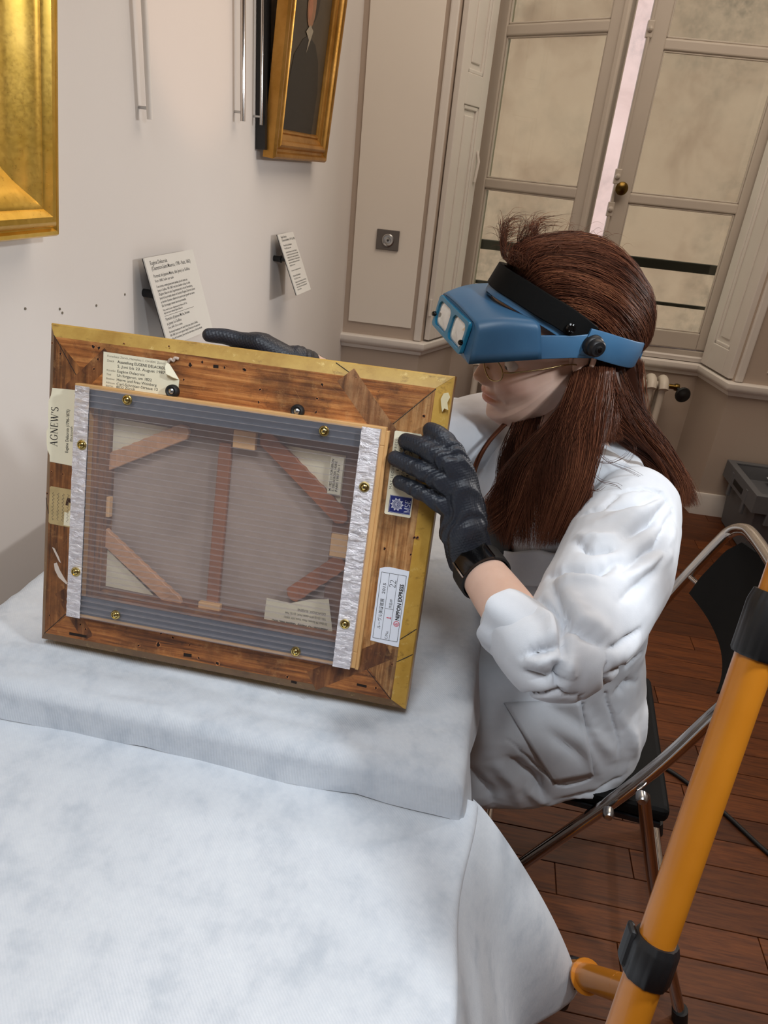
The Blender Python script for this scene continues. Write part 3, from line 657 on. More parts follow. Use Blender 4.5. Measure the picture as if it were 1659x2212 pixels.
WR = old_wood('pale_old_pine_upright', (210, 9, 60), ((112, 70, 34), (170, 116, 64), (206, 160, 106)))
WT = old_wood('old_pine_across_light', (9, 210, 60), ((98, 54, 22), (164, 98, 46), (204, 138, 76)))
WK1 = old_wood('old_key_wood', (120, 14, 60), ((88, 52, 28), (146, 98, 60), (178, 134, 92)), (0, 0, radians(-48)))
WK2 = old_wood('old_key_wood_dark', (120, 14, 60), ((68, 36, 18), (110, 64, 32), (140, 90, 50)), (0, 0, radians(40)))
def bole(name, c1, c2, wear):
    t = NT(name); co = t.co(); n = t.noise(co, 16, 7, .68); n2 = t.noise(t.co((40, 90, 90)), 1.0, 6, .7); n3 = t.noise(co, 75, 5, .7)
    k = t.ramp(n, [(.3, S(*c1)), (.7, S(*c2))]); k = t.mix(t.ramp(n3, [(.60, 0.), (.70, wear)]), k, S(222, 196, 128)); k = t.mix(t.ramp(n2, [(.30, .6), (.42, 0.)]), k, S(92, 58, 24))
    t.col(k); t.p(Roughness=.48); t.bump(n3, .2, .0006); return t.m
B_T = bole('ochre_paint', (160, 122, 54), (196, 162, 84), .75); B_R = bole('yellow_ochre_paint', (184, 140, 54), (208, 168, 82), .5); B_D = bole('brown_ochre_paint', (104, 70, 32), (134, 98, 52), .35)
FWd, FHt, RW = .4930, .4098, .085
def rail(side):
    cs = [V(0, 0, 0), V(FWd, 0, 0), V(FWd, FHt, 0), V(0, FHt, 0)]; ds = [X3, Y3, -X3, -Y3]; ns = [Y3, -X3, -Y3, X3]
    a, b, d, n = cs[side], cs[(side + 1) % 4], ds[side], ns[side]; bw = (.0140, .0190, .0155, .0105)[side]
    pv = (.0105, .0140, .0190, .0155)[side]; nx = (.0190, .0155, .0105, .0140)[side]
    prof = [(0, -.044), (0, -.0105), (.0016, -.0075), (bw * .55, -.0035), (bw, 0), (RW, 0), (RW, -.026), (RW - .012, -.044)]
    rings = []
    for e, (c, s) in enumerate(((a, 1), (b, -1))):
        oth = pv if s == 1 else nx; ring = []
        for q, h in prof:
            k = q / bw * oth if q <= bw else oth + (q - bw) * (RW - oth) / (RW - bw)
            ring.append(c + d * s * (k - (0.00012 if q > 0 else 0) * -1) + n * q + Z3 * h)
        rings.append(ring)
    m = MB().loft(rings); o = m.put('rail', [(WH, WR, WT, WV)[side], (B_D, B_R, B_T, B_D)[side], MT['gilt_old']], fr, smooth=20)
    mi = []
    for p in o.data.polygons:
        k = p.index; mi.append(1 if k in (1, 2, 3) else (2 if k in (0, 7) else 0))
    o.data.polygons.foreach_set('material_index', mi); return o
for s in range(4): rail(s)
# front moulding under the rails (the gilded face lies away from the camera)
frn = MB()
cs = [V(0, 0, 0), V(FWd, 0, 0), V(FWd, FHt, 0), V(0, FHt, 0)]; ds = [X3, Y3, -X3, -Y3]; ns = [Y3, -X3, -Y3, X3]
for i in range(4):
    pr = [(.002, -.045), (.0, -.048), (.006, -.054), (.018, -.056), (.03, -.050), (.05, -.045)]
    frn.loft([[cs[i] + (ds[i] + ns[i]) * q + Z3 * h for q, h in pr], [cs[(i + 1) % 4] + (ns[i] - ds[i]) * q + Z3 * h for q, h in pr]])
frn.put('gilded_face', MT['gilt_old'], fr, smooth=40)
# slanting corner keys let into the mitres, flush and a hair proud
def key(p0, p1, w, mat):
    p0, p1 = V(*p0, 0), V(*p1, 0); d = nrm(p1 - p0); n = V(-d[1], d[0], 0) * w / 2
    MB().prism([tuple((p0 - n)[:2]), tuple((p1 - n)[:2]), tuple((p1 + n)[:2]), tuple((p0 + n)[:2])], O3, X3, Y3, Z3, -.004, .00014).put('corner_key', mat, fr)
key((.370, .3955), (.436, .325), .024, WK1); key((.030, .327), (.083, .382), .020, WK2); key((.072, .018), (.030, .075), .017, WK2); key((.372, .018), (.462, .078), .026, WK2)
# fine open mitre lines
ml = MB()
for a, b in (((.4745, .3936), (.4305, .3469)), ((.010, .3960), (.046, .345)), ((.010, .013), (.049, .056)), ((.4735, .0140), (.428, .058))):
    ml.add([], []); d = nrm(V(*b) - V(*a)); ml.prism(bar(*a, *b, .0009), O3, X3, Y3, Z3, .00002, .00008)
for a, b in (((.4740, .093, .0), (.4915, .107, -.0074)), ((.474, .064, 0), (.4915, .074, -.0074)), ((.0105, .175, 0), (.0020, .193, -.0070)), ((.383, .3943, 0), (.356, .4075, -.0068))): ml.tube([V(*a), (V(*a) + V(*b)) / 2 + V(0, 0, .0004), V(*b)], .0005, 6)
ml.put('mitre_joints', MT['ink'], fr, kind='stuff')
# nail holes and worm slots with pale torn rims
hx = [(201.6, 749, 4), (213.7, 752, 3.4), (212, 776, 2.6), (203, 797, 2.6), (131, 764, 2.6), (411, 788, 4.2), (437, 782, 2.6), (485, 794, 2.4), (527, 798, 3.2), (397, 820, 2), (529, 799, 3.4), (696, 831, 3), (562, 841, 2.6), (559, 869, 2.4), (685, 861, 2.8), (683, 890, 2.4), (916, 899, 3.2), (808, 1175, 3), (831, 1185, 2.8), (887, 1198, 2.2), (895, 1161, 3), (902, 1161, 3), (174, 1349, 2.4), (185, 1359, 2.6), (300, 1394, 3), (342, 1392, 5), (373, 1377, 3), (348, 1368, 2.4), (410, 1393, 2.2), (429, 1421, 3), (470, 1433, 4.6), (621, 1462, 3), (812, 1486, 2.6), (847, 1435, 2), (107, 1329, 1.8), (112, 1018, 2), (136, 1024, 2), (102, 1066, 2.2), (113, 741, 2), (268, 742, 1.6), (365, 748, 1.6)]
hb = MB(); rb = MB()
for px, py, r in hx:
    x, y = fl_(px, py); r = r * .00055
    hb.prism([(x + r * (.85 + .3 * sin(3 * a + px)) * cos(a), y + r * (.9 + .3 * cos(2 * a + py)) * sin(a)) for a in [2 * pi * k / 11 for k in range(11)]], O3, X3, Y3, Z3, .0001, .00035); 
    q = [(x + (r * (1.25 + .35 * sin(5 * a + px))) * cos(a), y + (r * (1.25 + .3 * cos(4 * a + py))) * sin(a)) for a in [2 * pi * k / 12 for k in range(12)]]
    rb.prism(q, O3, X3, Y3, Z3, .00002, .0002)
for a, b, w in (((150, 1368), (187, 1375), .0035), ((397, 1414), (414, 1416), .0045), ((629, 1472), (641, 1475), .003), ((771, 1478), (792, 1483), .003), ((461, 791), (472, 792), .0035)):
    hb.prism(bar(*fl_(*a), *fl_(*b), w), O3, X3, Y3, Z3, .0001, .0004)
rb.put('torn_rims', plain('torn_wood', S(176, 112, 66), .8, var=.2, vscale=300), fr, kind='stuff'); hb.put('nail_holes', plain('hole_shadow', S(26, 14, 8), .95), fr, kind='stuff')
sc = MB()
rs = random.Random(8)
for k in range(46):                                              # scratches
    s = rs.randrange(4); L = rs.uniform(.004, .022); a = rs.choice([0, pi / 2, .9, -.7, 2.2]) + rs.uniform(-.25, .25)
    if s == 0: x, y = rs.uniform(.02, .47), rs.uniform(.016, .046)
    elif s == 1: x, y = rs.uniform(.430, .472), rs.uniform(.02, .39)
    elif s == 2: x, y = rs.uniform(.02, .47), rs.uniform(.350, .392)
    else: x, y = rs.uniform(.012, .040), rs.uniform(.02, .39)
    sc.prism(bar(x, y, x + L * cos(a), y + L * sin(a), rs.uniform(.00012, .0003)), O3, X3, Y3, Z3, .00003, .00008)
sc.put('scratches', plain('scratch', S(168, 118, 70), .7), fr, kind='stuff')
wm = MB(); wm.prism([fl_(*q) for q in ((117, 1217), (123, 1215), (130, 1232), (140, 1250), (146, 1259), (144, 1262), (127, 1247), (119, 1231))][::-1], O3, X3, Y3, Z3, .0001, .0006)
wm.prism([fl_(*q) for q in ((113, 1182), (118, 1184), (127, 1202), (132, 1216), (128, 1213), (121, 1199))][::-1], O3, X3, Y3, Z3, .0001, .0005); wm.put('filler_patch', plain('white_filler', S(214, 200, 188), .8), fr, label='white smear of filler')
fp = MB(); fp.prism([fl_(*q) for q in ((952, 862), (958, 850), (968, 848), (972, 858), (966, 870), (968, 886), (960, 882), (955, 890), (953, 876))][::-1], V(0, 0, -.0032), X3, Y3, Z3, 0, .0032); fp.put('bare_patch', plain('chipped_gesso', S(224, 210, 170), .8), fr)

# --- shallow box screwed over the opening
bx0, bx1, by0, by1, bz = .0470, .4262, .0505, .3440, .0130
for (x, y, dx, dy) in ((bx0, by1 - .021, bx1 - bx0, .021), (bx0, by0, bx1 - bx0, .021), (bx0, by0 + .021, .019, by1 - by0 - .042), (bx1 - .019, by0 + .021, .019, by1 - by0 - .042)):
    MB().box((x, y, -.002), (dx, 0, 0), (0, dy, 0), (0, 0, bz + .001)).put('batten', MT['batten'], fr, bevel=.001)
for (x, y, dx, dy) in ((.056, .318, .362, .021), (.056, .0555, .362, .024), (.0565, .080, .011, .238), (.402, .080, .015, .238)):
    MB().box((x, y, bz - .0008), (dx, 0, 0), (0, dy, 0), (0, 0, .0012)).put('felt_strip', MT['felt'], fr)
MB().box((bx1 - .001, .048, -.001), (.0045, 0, 0), (0, .292, 0), (0, 0, .010)).put('side_strip', MT['batten'], fr, bevel=.0008)
# twin-wall sheet: two skins and the ribs between them
def poly_mat():
    t = NT('clear_twinwall_sheet'); tr = t.n.new('ShaderNodeBsdfTransparent'); tr.inputs[0].default_value = (1, 1, 1, 1)
    gl = t.n.new('ShaderNodeBsdfGlossy'); gl.inputs['Roughness'].default_value = .10; gl.inputs['Color'].default_value = (.9, .9, .95, 1)
    df = t.n.new('ShaderNodeBsdfDiffuse'); df.inputs['Color'].default_value = S(214, 206, 208)
    m1 = t.n.new('ShaderNodeMixShader'); m1.inputs[0].default_value = .05; m2 = t.n.new('ShaderNodeMixShader'); m2.inputs[0].default_value = .05
    t.l.new(tr.outputs[0], m1.inputs[1]); t.l.new(df.outputs[0], m1.inputs[2]); t.l.new(m1.outputs[0], m2.inputs[1]); t.l.new(gl.outputs[0], m2.inputs[2]); t.l.new(m2.outputs[0], t.out.inputs[0]); return t.m
def rib_mat():
    t = NT('sheet_rib'); tr = t.n.new('ShaderNodeBsdfTransparent'); tr.inputs[0].default_value = S(246, 244, 246)
    gl = t.n.new('ShaderNodeBsdfGlossy'); gl.inputs['Roughness'].default_value = .25; df = t.n.new('ShaderNodeBsdfDiffuse'); df.inputs['Color'].default_value = S(205, 196, 196)
    m1 = t.n.new('ShaderNodeMixShader'); m1.inputs[0].default_value = .16; m2 = t.n.new('ShaderNodeMixShader'); m2.inputs[0].default_value = .12
    t.l.new(tr.outputs[0], m1.inputs[1]); t.l.new(df.outputs[0], m1.inputs[2]); t.l.new(m1.outputs[0], m2.inputs[1]); t.l.new(gl.outputs[0], m2.inputs[2]); t.l.new(m2.outputs[0], t.out.inputs[0]); return t.m
SX0, SX1, SY0, SY1 = .0523, .4205, .0525, .3412
PM = poly_mat(); sk = MB()
for z in (.0135, .0188): sk.add([(SX0, SY0, z), (SX1, SY0, z), (SX1, SY1, z), (SX0, SY1, z)], [(0, 1, 2, 3)])
sk.put('clear_sheet', PM, fr)
rbm = MB(); y = SY0 + .0012
while y < SY1:
    rbm.add([(SX0, y, .0136), (SX1, y, .0136), (SX1, y, .0187), (SX0, y, .0187)], [(0, 1, 2, 3)]); rbm.add([(SX0, y - .0004, .0189), (SX1, y - .0004, .0189), (SX1, y + .0004, .0189), (SX0, y + .0004, .0189)], [(0, 1, 2, 3)]); y += .00735
rbm.put('sheet_ribs', rib_mat(), fr)
def foil():
    t = NT('crinkled_foil_tape'); co = t.co(); n = t.noise(t.co((60, 160, 60)), 1., 6, .7, 1.0); v = t.n.new('ShaderNodeTexVoronoi'); v.feature = 'DISTANCE_TO_EDGE'; t.l.new(co, v.inputs[0]); v.inputs['Scale'].default_value = 70
    t.col(t.ramp(n, [(.3, S(214, 208, 214)), (.7, S(238, 234, 236))])); t.p(Metallic=.8, Roughness=t.ramp(n, [(.3, .22), (.7, .42)]))
    t.bump(t.math('ADD', n, t.math('MULTIPLY', v.outputs[0], .8)), .9, .0022); return t.m
MT['alu'] = foil()
def foil_strip(x0, x1, side):
    nx, ny = 5, 90; v = []
    rr = random.Random(side)
    for j in range(ny):
        for i in range(nx):
            x = x0 + (x1 - x0) * i / (nx - 1); y = SY0 - .0008 + (SY1 - SY0 + .0016) * j / (ny - 1)
            e = .0007 * mnoise.noise(Vector((x * 90, y * 240, side))) + .0004 * mnoise.noise(Vector((x * 200, y * 500, side)))
            if i in (0, nx - 1): x += .0006 * mnoise.noise(Vector((1, y * 300, side)))
            v.append((x, y, .0192 + abs(e) * .8))
    ob = side == 2; wrapx = x1 if ob else x0
    for j in range(ny): v.append((wrapx + (.0006 if ob else -.0006), SY0 + (SY1 - SY0) * j / (ny - 1), .011))
    f = [(j * nx + i, j * nx + i + 1, (j + 1) * nx + i + 1, (j + 1) * nx + i) for j in range(ny - 1) for i in range(nx - 1)]
    k = nx * ny; e = nx - 1 if ob else 0
    f += [((j * nx + e), (k + j), (k + j + 1), ((j + 1) * nx + e)) if ob else ((j * nx + e), ((j + 1) * nx + e), (k + j + 1), (k + j)) for j in range(ny - 1)]
    put('foil_tape', v, f, MT['alu'], fr, smooth=60)
foil_strip(SX0 - .0002, .0705, 1); foil_strip(.3995, SX1 + .0004, 2)
for px, py in ((275, 864), (700, 931), (177, 961), (787, 1052), (164, 1235), (745, 1348), (250, 1328), (639, 1407)):
    x, y = fl_(px, py, .019)
    c = MB().lathe([(.0062, .0), (.0062, .0006), (.0050, .0022), (.0040, .0024), (.0034, .0010), (.0030, .0008)], (x, y, .0192), Z3, 22, caps=False).put('cup_washer', MT['brass'], fr, smooth=40)
    MB().lathe([(.0033, .0), (.0032, .0016), (.0022, .0024), (.0004, .0026)], (x, y, .0196), Z3, 18).put('screw_head', MT['brass'], c, smooth=40)
    cr = MB()
    for a in (.6, .6 + pi / 2): cr.prism(bar(x - .0013 * cos(a), y - .0013 * sin(a), x + .0013 * cos(a), y + .0013 * sin(a), .0006), (0, 0, .0196), X3, Y3, Z3, .0022, .0028)
    cr.put('screw_slot', MT['ink'], c)
for px, py in ((375, 845), (644, 888)):
    x, y = fl_(px, py)
    c = MB().lathe([(.0078, 0), (.0080, .002), (.0074, .0066), (.0058, .0078), (.0040, .0070), (.0034, .0060)], (x, y, 0), Z3, 26).put('rubber_bumper', MT['rubber'], fr, smooth=50)
    MB().lathe([(.0034, .0055), (.0034, .0070), (.002, .0080), (.0003, .0082)], (x, y, 0), Z3, 16).put('bumper_screw', MT['steel'], c, smooth=40)

# --- inside the box: canvas back, stretcher, carved braces, blocks, papers
def canvas_back():
    t = NT('canvas_back'); co = t.co(); n = t.noise(co, 12, 6, .6); w = t.noise(co, 900, 2)
    t.col(t.ramp(n, [(.3, S(150, 132, 120)), (.7, S(178, 158, 144))])); t.p(Roughness=.85); t.bump(w, .3, .0005); return t.m
MB().box((.062, .064, -.0245), (.350, 0, 0), (0, .268, 0), (0, 0, .004)).put('canvas', canvas_back(), fr)
IW = plain('stretcher_wood', S(118, 80, 58), .55, var=.2, vscale=26); IL = plain('pale_brace_wood', S(200, 150, 112), .55, var=.16, vscale=50); IR = plain('reddish_brace_wood', S(150, 88, 52), .5, var=.2, vscale=50)
for (x, y, dx, dy) in ((.063, .296, .346, .034), (.063, .066, .346, .022), (.063, .088, .012, .208), (.372, .088, .037, .208)):
    MB().box((x, y, -.0205), (dx, 0, 0), (0, dy, 0), (0, 0, .006)).put('stretcher_bar', IW, fr, bevel=.001)
MB().box((.2220, .088, -.0205), (.016, 0, 0), (0, .208, 0), (0, 0, .0085)).put('centre_bar', plain('centre_bar_wood', S(150, 98, 70), .4, var=.14, vscale=30), fr, bevel=.0018)
def brace(p0, p1, w, mat, scal=9):
    p0, p1 = V(*p0), V(*p1); d = nrm(p1 - p0); n = V(-d[1], d[0]); L = np.linalg.norm(p1 - p0); up, lo = [], []
    for k in range(61):
        s = k / 60; e = .0012 * abs(sin(pi * scal * s)); tp = min(1, min(s, 1 - s) * 14 + .35)
        up.append(tuple(p0 + d * L * s + n * (w / 2 * tp - e))); lo.append(tuple(p0 + d * L * s - n * (w / 2 * tp - .0006)))
    b = MB().prism(lo + up[::-1], O3, X3, Y3, Z3, -.0145, -.0075); o = b.put('corner_brace', mat, fr, bevel=.0008, bseg=1)
    g = MB()
    for k in range(2, scal * 2 - 1):
        c = p0 + d * L * (k / (scal * 2)); g.prism(bar(*(c - n * w * .3 - d * .003), *(c + n * w * .3 + d * .003), .0013), O3, X3, Y3, Z3, -.0075, -.0069)
    g.put('carving', mat, o)
brace((.068, .243), (.184, .306), .021, IL); brace((.276, .313), (.389, .224), .022, IR); brace((.070, .164), (.190, .079), .021, IL, 11); brace((.392, .176), (.330, .118), .022, IR, 5)
PP = plain('backing_paper', S(226, 216, 188), .8, var=.04)
for q in ([(.0725, .2465), (.1780, .3035), (.0732, .3060)], [(.2960, .3040), (.3790, .2420), (.3790, .3022)], [(.0745, .1450), (.0745, .0880), (.1510, .0868)]):
    MB().prism(q if np.cross(V(*q[1]) - V(*q[0]), V(*q[2]) - V(*q[0])) > 0 else q[::-1], O3, X3, Y3, Z3, -.0140, -.0132).put('paper_triangle', PP, fr)
for x, y, dx, dy in ((.2421, .2932, .0278, .0213), (.0642, .1815, .0248, .0260), (.3745, .1803, .0208, .0278), (.2150, .0680, .0285, .0246)):
    MB().box((x, y, -.0135), (dx, 0, 0), (0, dy, 0), (0, 0, .0085)).put('wood_block', MT['block'], fr, bevel=.0008)
tg = MB(); tg.prism([(.0645, .087), (.073, .087), (.073, .101), (.0715, .103), (.073, .105), (.073, .118), (.0645, .118)], O3, X3, Y3, Z3, -.0135, -.0125); tg.put('torn_tag', PP, fr)
bs = MB()
for k in range(10): bs.box((.0655, .226 + k * .0078, -.0142), (.0062, 0, 0), (0, .0042, 0), (0, 0, .0016))
bs.put('tack_row', MT['ink'], fr)

# --- labels on the back
def label_part(name, poly, mat, z=.0002, th=.00025, lab=None):
    return MB().prism(poly, O3, X3, Y3, Z3, z, z + th).put(name, mat, fr, label=lab)
def lines(par, ent, mat=None, z=.00055, ex=X3, ey=Y3, name='printed_text'):
    b = MB()
    for (x, y, size, s, fit, kw) in ent: text_into(b, s, size, V(x, y, z), ex, ey, fit=fit, **kw)
    b.put(name, mat or MT['ink'], par)
# exhibition label, top left
k = label_part('exhibition_label', [(.0755, .3440), (.1715, .3440), (.1722, .3640), (.1660, .3720), (.1560, .3840), (.0750, .3846)], MT['paper'], lab='cream typed exhibition label')
MB().add([(.1560, .3842, .0006), (.1722, .3640, .0006), (.1665, .3655, .0052), (.1578, .3690, .0060), (.1552, .3770, .0042)], [(0, 1, 2, 3, 4), (4, 3, 2, 1, 0)]).put('curled_corner', MT['paper'], k, label='curled torn corner')
MB().tube(catmull([(.1575, .383, .001), (.1610, .3865, .003), (.1640, .3850, .002), (.1660, .3885, .003), (.1700, .3880, .001)], 4), .0017, 7).put('cotton_thread', plain('dirty_thread', S(196, 178, 164), .9, var=.2, vscale=500), k)
g = MT['ink_grey']; y0 = .3790
lines(k, [(.0800, y0 + .0002, .0036, 'Kunsthaus Zürich, Heimplatz 1, CH-8001 Zürich', .073, {}), (.0800, y0 - .0052, .0034, 'Zweck', .0092, {}), (.0800, y0 - .0164, .0034, 'Künstler', .0118, {}), (.0800, y0 - .0213, .0034, 'Titel', .006, {}), (.0800, y0 - .0263, .0034, 'Besitzer', .0112, {}), (.0800, y0 - .0311, .0034, 'Adresse', .0112, {}), (.0800, y0 - .0348, .0030, 'Bild Nr.', .010, {})], g, name='form_text')
kw = dict(bold=.004)
lines(k, [(.0934, y0 - .0055, .0046, 'Ausstellung EUGENE DELACROIX', .0630, dict(bold=.012)), (.0934, y0 - .0108, .0046, '5. Juni bis 23. August 1987', .0605, kw), (.0934, y0 - .0165, .0046, 'Eugène Delacroix', .0355, kw), (.0934, y0 - .0215, .0046, 'Un forgeron, um 1822', .0445, kw), (.0934, y0 - .0266, .0046, 'Herrn und Frau Weinberg', .0510, kw), (.0934, y0 - .0315, .0046, 'Carl-Schröter-Strasse 12', .0530, kw), (.0934, y0 - .0350, .0040, '8032 Zürich', .0240, kw)], name='typed_text')
# dealer label on the left with a torn edge
k = label_part('dealer_label', [(.0102, .2418), (.0520, .2405), (.0530, .3350), (.0104, .3330), (.0090, .3240), (.0062, .3170), (.0060, .3010), (.0070, .2850), (.0046, .2790), (.0050, .2660), (.0066, .2560), (.0098, .2500)][::1], MT['paper'], lab='cream dealer label with torn left edge')
b = MB(); w = serif_into(b, "AGNEW'S", .0098, (.0196, .2610, .0006), Y3, -X3, 1.0); 
sfx = .0495 / w; b2 = MB(); serif_into(b2, "AGNEW'S", .0098, (.0196, .2618, .0006), Y3, -X3, sfx); b2.put('printed_text', MT['ink'], k)
lines(k, [(.0342, .2560, .0056, 'Eugène Delacroix (1796-1875)', .0535, dict(bold=.016))], ex=Y3, ey=-X3); lines(k, [(.0395, .2705, .0050, 'Blacksmith', .0190, dict(shear=.2))], ex=Y3, ey=-X3, name='italic_text')
k = label_part('old_label', [(.0130, .1625), (.0520, .1615), (.0520, .2105), (.0128, .2110), (.0113, .2090), (.0112, .1645)], MT['paper_old'], lab='stained brown old handwritten label')
b = MB()
for i in range(4):
    x = .0165 + i * .0068; pts = [(x + .0013 * sin(j * 1.7 + i) + .0006 * sin(j * 3.1), .168 + .0012 * j, .0007) for j in range(31)]; b.tube(pts, .00022, 4)
b.put('handwriting', MT['ink_grey'], k)
MB().prism([(.0320, .1635), (.0505, .1630), (.0505, .186), (.043, .189), (.037, .180), (.0325, .181)], O3, X3, Y3, Z3, .00046, .0006).put('bare_paper', MT['paper'], k)
MB().prism([(.0335, .190), (.0375, .1895), (.0372, .194), (.041, .1935), (.0402, .199), (.0360, .200), (.0345, .196)], O3, X3, Y3, Z3, .00046, .0006).put('dark_stain', plain('label_stain', S(60, 34, 18), .8), k)
# carrier label with the blue emblem
k = label_part('carrier_label', [(.4362, .2434), (.4650, .2430), (.4662, .2442), (.4660, .3400), (.4648, .3412), (.4358, .3412), (.4346, .3400), (.4350, .2446)], MT['paper'], lab='cream carrier label with blue emblem under the glove')
lines(k, [(.4397, .2735, .0042, 'MAT SECURITE EXPRESS', .0580, dict(track=1.25)), (.4452, .2760, .0040, 'Artiste : Eugène Delacroix', .058, kw), (.4512, .2760, .0040, 'Titre : Un forgeron, 1822', .055, kw), (.4572, .2760, .0040, 'CAISSE : 22', .05, kw)], ex=Y3, ey=-X3)
rb = MB()
for x in (.4465, .4525, .4585): rb.box((x, .274, .00048), (.00022, 0, 0), (0, .0625, 0), (0, 0, .00008))
rb.put('ruled_lines', MT['ink_grey'], k)
e = MB().prism([(.4391, .2462), (.4652, .2462), (.4652, .2668), (.4391, .2668)], O3, X3, Y3, Z3, .00046, .0006).put('emblem_block', MT['ink_blue'], k)
em = MB(); cx, cy = .4485, .2566
star = [(cx + (.0080 if j % 2 == 0 else .0057) * cos(pi * j / 10), cy + (.0080 if j % 2 == 0 else .0057) * sin(pi * j / 10)) for j in range(20)]
em.prism(star, O3, X3, Y3, Z3, .00062, .00068); 
fr4 = (.4397, .2467, .0250, .0196)
for x, y, dx, dy in ((fr4[0], fr4[1], fr4[2], .0003), (fr4[0], fr4[1] + fr4[3], fr4[2], .0003), (fr4[0], fr4[1], .0003, fr4[3]), (fr4[0] + fr4[2], fr4[1], .0003, fr4[3])): em.box((x, y, .00062), (dx, 0, 0), (0, dy, 0), (0, 0, .00006))
serif_into(em, 'MSE', .0062, (.4638, .2482, .00066), Y3, -X3, 1.02); em.put('emblem', MT['ink_white'], k)
em = MB(); em.prism(ellp(cx, cy, .0050, .0050, 28), O3, X3, Y3, Z3, .00070, .00074)
for j in range(20):
    a = pi * j / 10 + pi / 20; em.prism(ellp(cx + .0059 * cos(a), cy + .0059 * sin(a), .0004, .0004, 6), O3, X3, Y3, Z3, .00070, .00074)
em.put('emblem_ring', MT['ink_blue'], k)
em = MB()
for r in (.0044, .0027):
    q = ellp(cx, cy, r, r, 28); q2 = ellp(cx, cy, r - .0004, r - .0004, 28)
    for j in range(28): em.prism([q[j], q[(j + 1) % 28], q2[(j + 1) % 28], q2[j]], O3, X3, Y3, Z3, .00076, .0008)
for j in range(24): em.prism(ellp(cx + .00345 * cos(2 * pi * j / 24), cy + .00345 * sin(2 * pi * j / 24), .00028, .00028, 5), O3, X3, Y3, Z3, .00076, .0008)
em.prism(bar(cx - .0003, cy - .0018, cx - .0003, cy + .0018, .0009), O3, X3, Y3, Z3, .00076, .0008); em.prism(bar(cx + .0011, cy - .0010, cx + .0011, cy + .0010, .0006), O3, X3, Y3, Z3, .00076, .0008); em.prism(bar(cx - .0015, cy - .0010, cx - .0015, cy + .0010, .0006), O3, X3, Y3, Z3, .00076, .0008)
em.put('emblem_lines', MT['ink_white'], k)
# white shipping label, lower right
lx, ly = .4386, .0845
k = label_part('shipping_label', [(.4386, .0855), (.4738, .0831), (.4738, .1794), (.4500, .1806), (.4440, .1796), (.4384, .1770)], MT['paper_white'], lab='white shipping label with black printing')
rb = MB(); bx = (.4412, .0895, .4712, .1730)
def hl(x0, y0, x1, y1, w=.0004): rb.box((min(x0, x1) - (w if x0 == x1 else 0) / 2, min(y0, y1) - (w if y0 == y1 else 0) / 2, .00048), (abs(x1 - x0) + (w if x0 == x1 else 0), 0, 0), (0, abs(y1 - y0) + (w if y0 == y1 else 0), 0), (0, 0, .00008))
for a in ((bx[0], bx[1], bx[0], bx[3], .0005), (bx[2], bx[1], bx[2], bx[3], .0005), (bx[0], bx[1], bx[2], bx[1], .0005), (bx[0], bx[3], bx[2], bx[3], .0005), (.4510, bx[1], .4510, bx[3]), (.4612, bx[1], .4612, bx[3]), (.4510, .1290, .4612, .1290)): hl(*a)
rb.put('ruled_lines', MT['ink'], k)
lines(k, [(.4485, .1020, .0054, 'ルーヴル美術館展', .0385, dict(bold=.004)), (.4485, .1465, .0052, '2015', .0135, dict(bold=.004)), (.4590, .0905, .0050, 'C/No', .0105, {}), (.4588, .1300, .0042, '作品№', .0115, {}), (.4697, .1165, .0066, 'NIPPON EXPRESS', .0455, dict(bold=.035))], ex=Y3, ey=-X3)
b = MB(); serif_into(b, '22', .0074, (.4600, .1560, .00056), Y3, -X3, 1.05); b.put('number', MT['ink'], k)
b = MB(); b.prism(bar(.4545, .1178, .4600, .1178, .0010), O3, X3, Y3, Z3, .0005, .0006); b.prism(bar(.4598, .1162, .4598, .1194, .0006), O3, X3, Y3, Z3, .0005, .0006)
q = ellp(.4672, .1120, .0036, .0036, 26); q2 = ellp(.4672, .1120, .0030, .0030, 26)
for j in range(26): b.prism([q[j], q[(j + 1) % 26], q2[(j + 1) % 26], q2[j]], O3, X3, Y3, Z3, .0005, .0006)
for x0, y0_, x1, y1_ in ((.4652, .1104, .4652, .1137), (.4690, .1104, .4690, .1137), (.4652, .1105, .4690, .1105), (.4665, .1108, .4665, .1134), (.4678, .1108, .4678, .1134), (.4665, .1120, .4690, .1120)): b.prism(bar(x0, y0_, x1, y1_, .0005), O3, X3, Y3, Z3, .0005, .0006)
b.put('red_stamp', MT['ink_red'], k, label='red round stamp and figure')
# papers behind the clear sheet
def inner(poly, mat, nm, z=-.0072): return MB().prism(poly, O3, X3, Y3, Z3, z, z + .0004).put(nm, mat, fr)
k = inner([(.3010, .0700), (.3525, .0708), (.3530, .0690), (.3925, .0722), (.3800, .1262), (.3780, .1250), (.3560, .1205), (.3330, .1115), (.3022, .1128)], PP, 'gallery_label')
lines(k, [(.3840, .0868, .0056, "Salander-O'Reilly Galleries, Inc.", .0720, dict(bold=.02)), (.3820, .0940, .0038, '20 East 79 Street, New York, NY 10021', .055, {}), (.3800, .1000, .0038, 'TEL: (212) 879-6606 FAX: (212) 744', .052, {}), (.3790, .1065, .0046, 'DELACROIX, EUGENE', .036, {})], z=-.0064, ex=-X3, ey=-Y3)
k = inner([(.3630, .2555), (.3788, .2555), (.3788, .3008), (.3630, .3006)], MT['paper'], 'narrow_label')
lines(k, [(.3670, .2590, .0042, 'M. 1822 1:1 FORGERON', .038, kw), (.3710, .2590, .0042, 'E. DELACROIX, HUILE', .036, kw), (.3750, .2590, .0042, 'PARIS 1987 No 1', .032, kw)], z=-.0064, ex=Y3, ey=-X3)
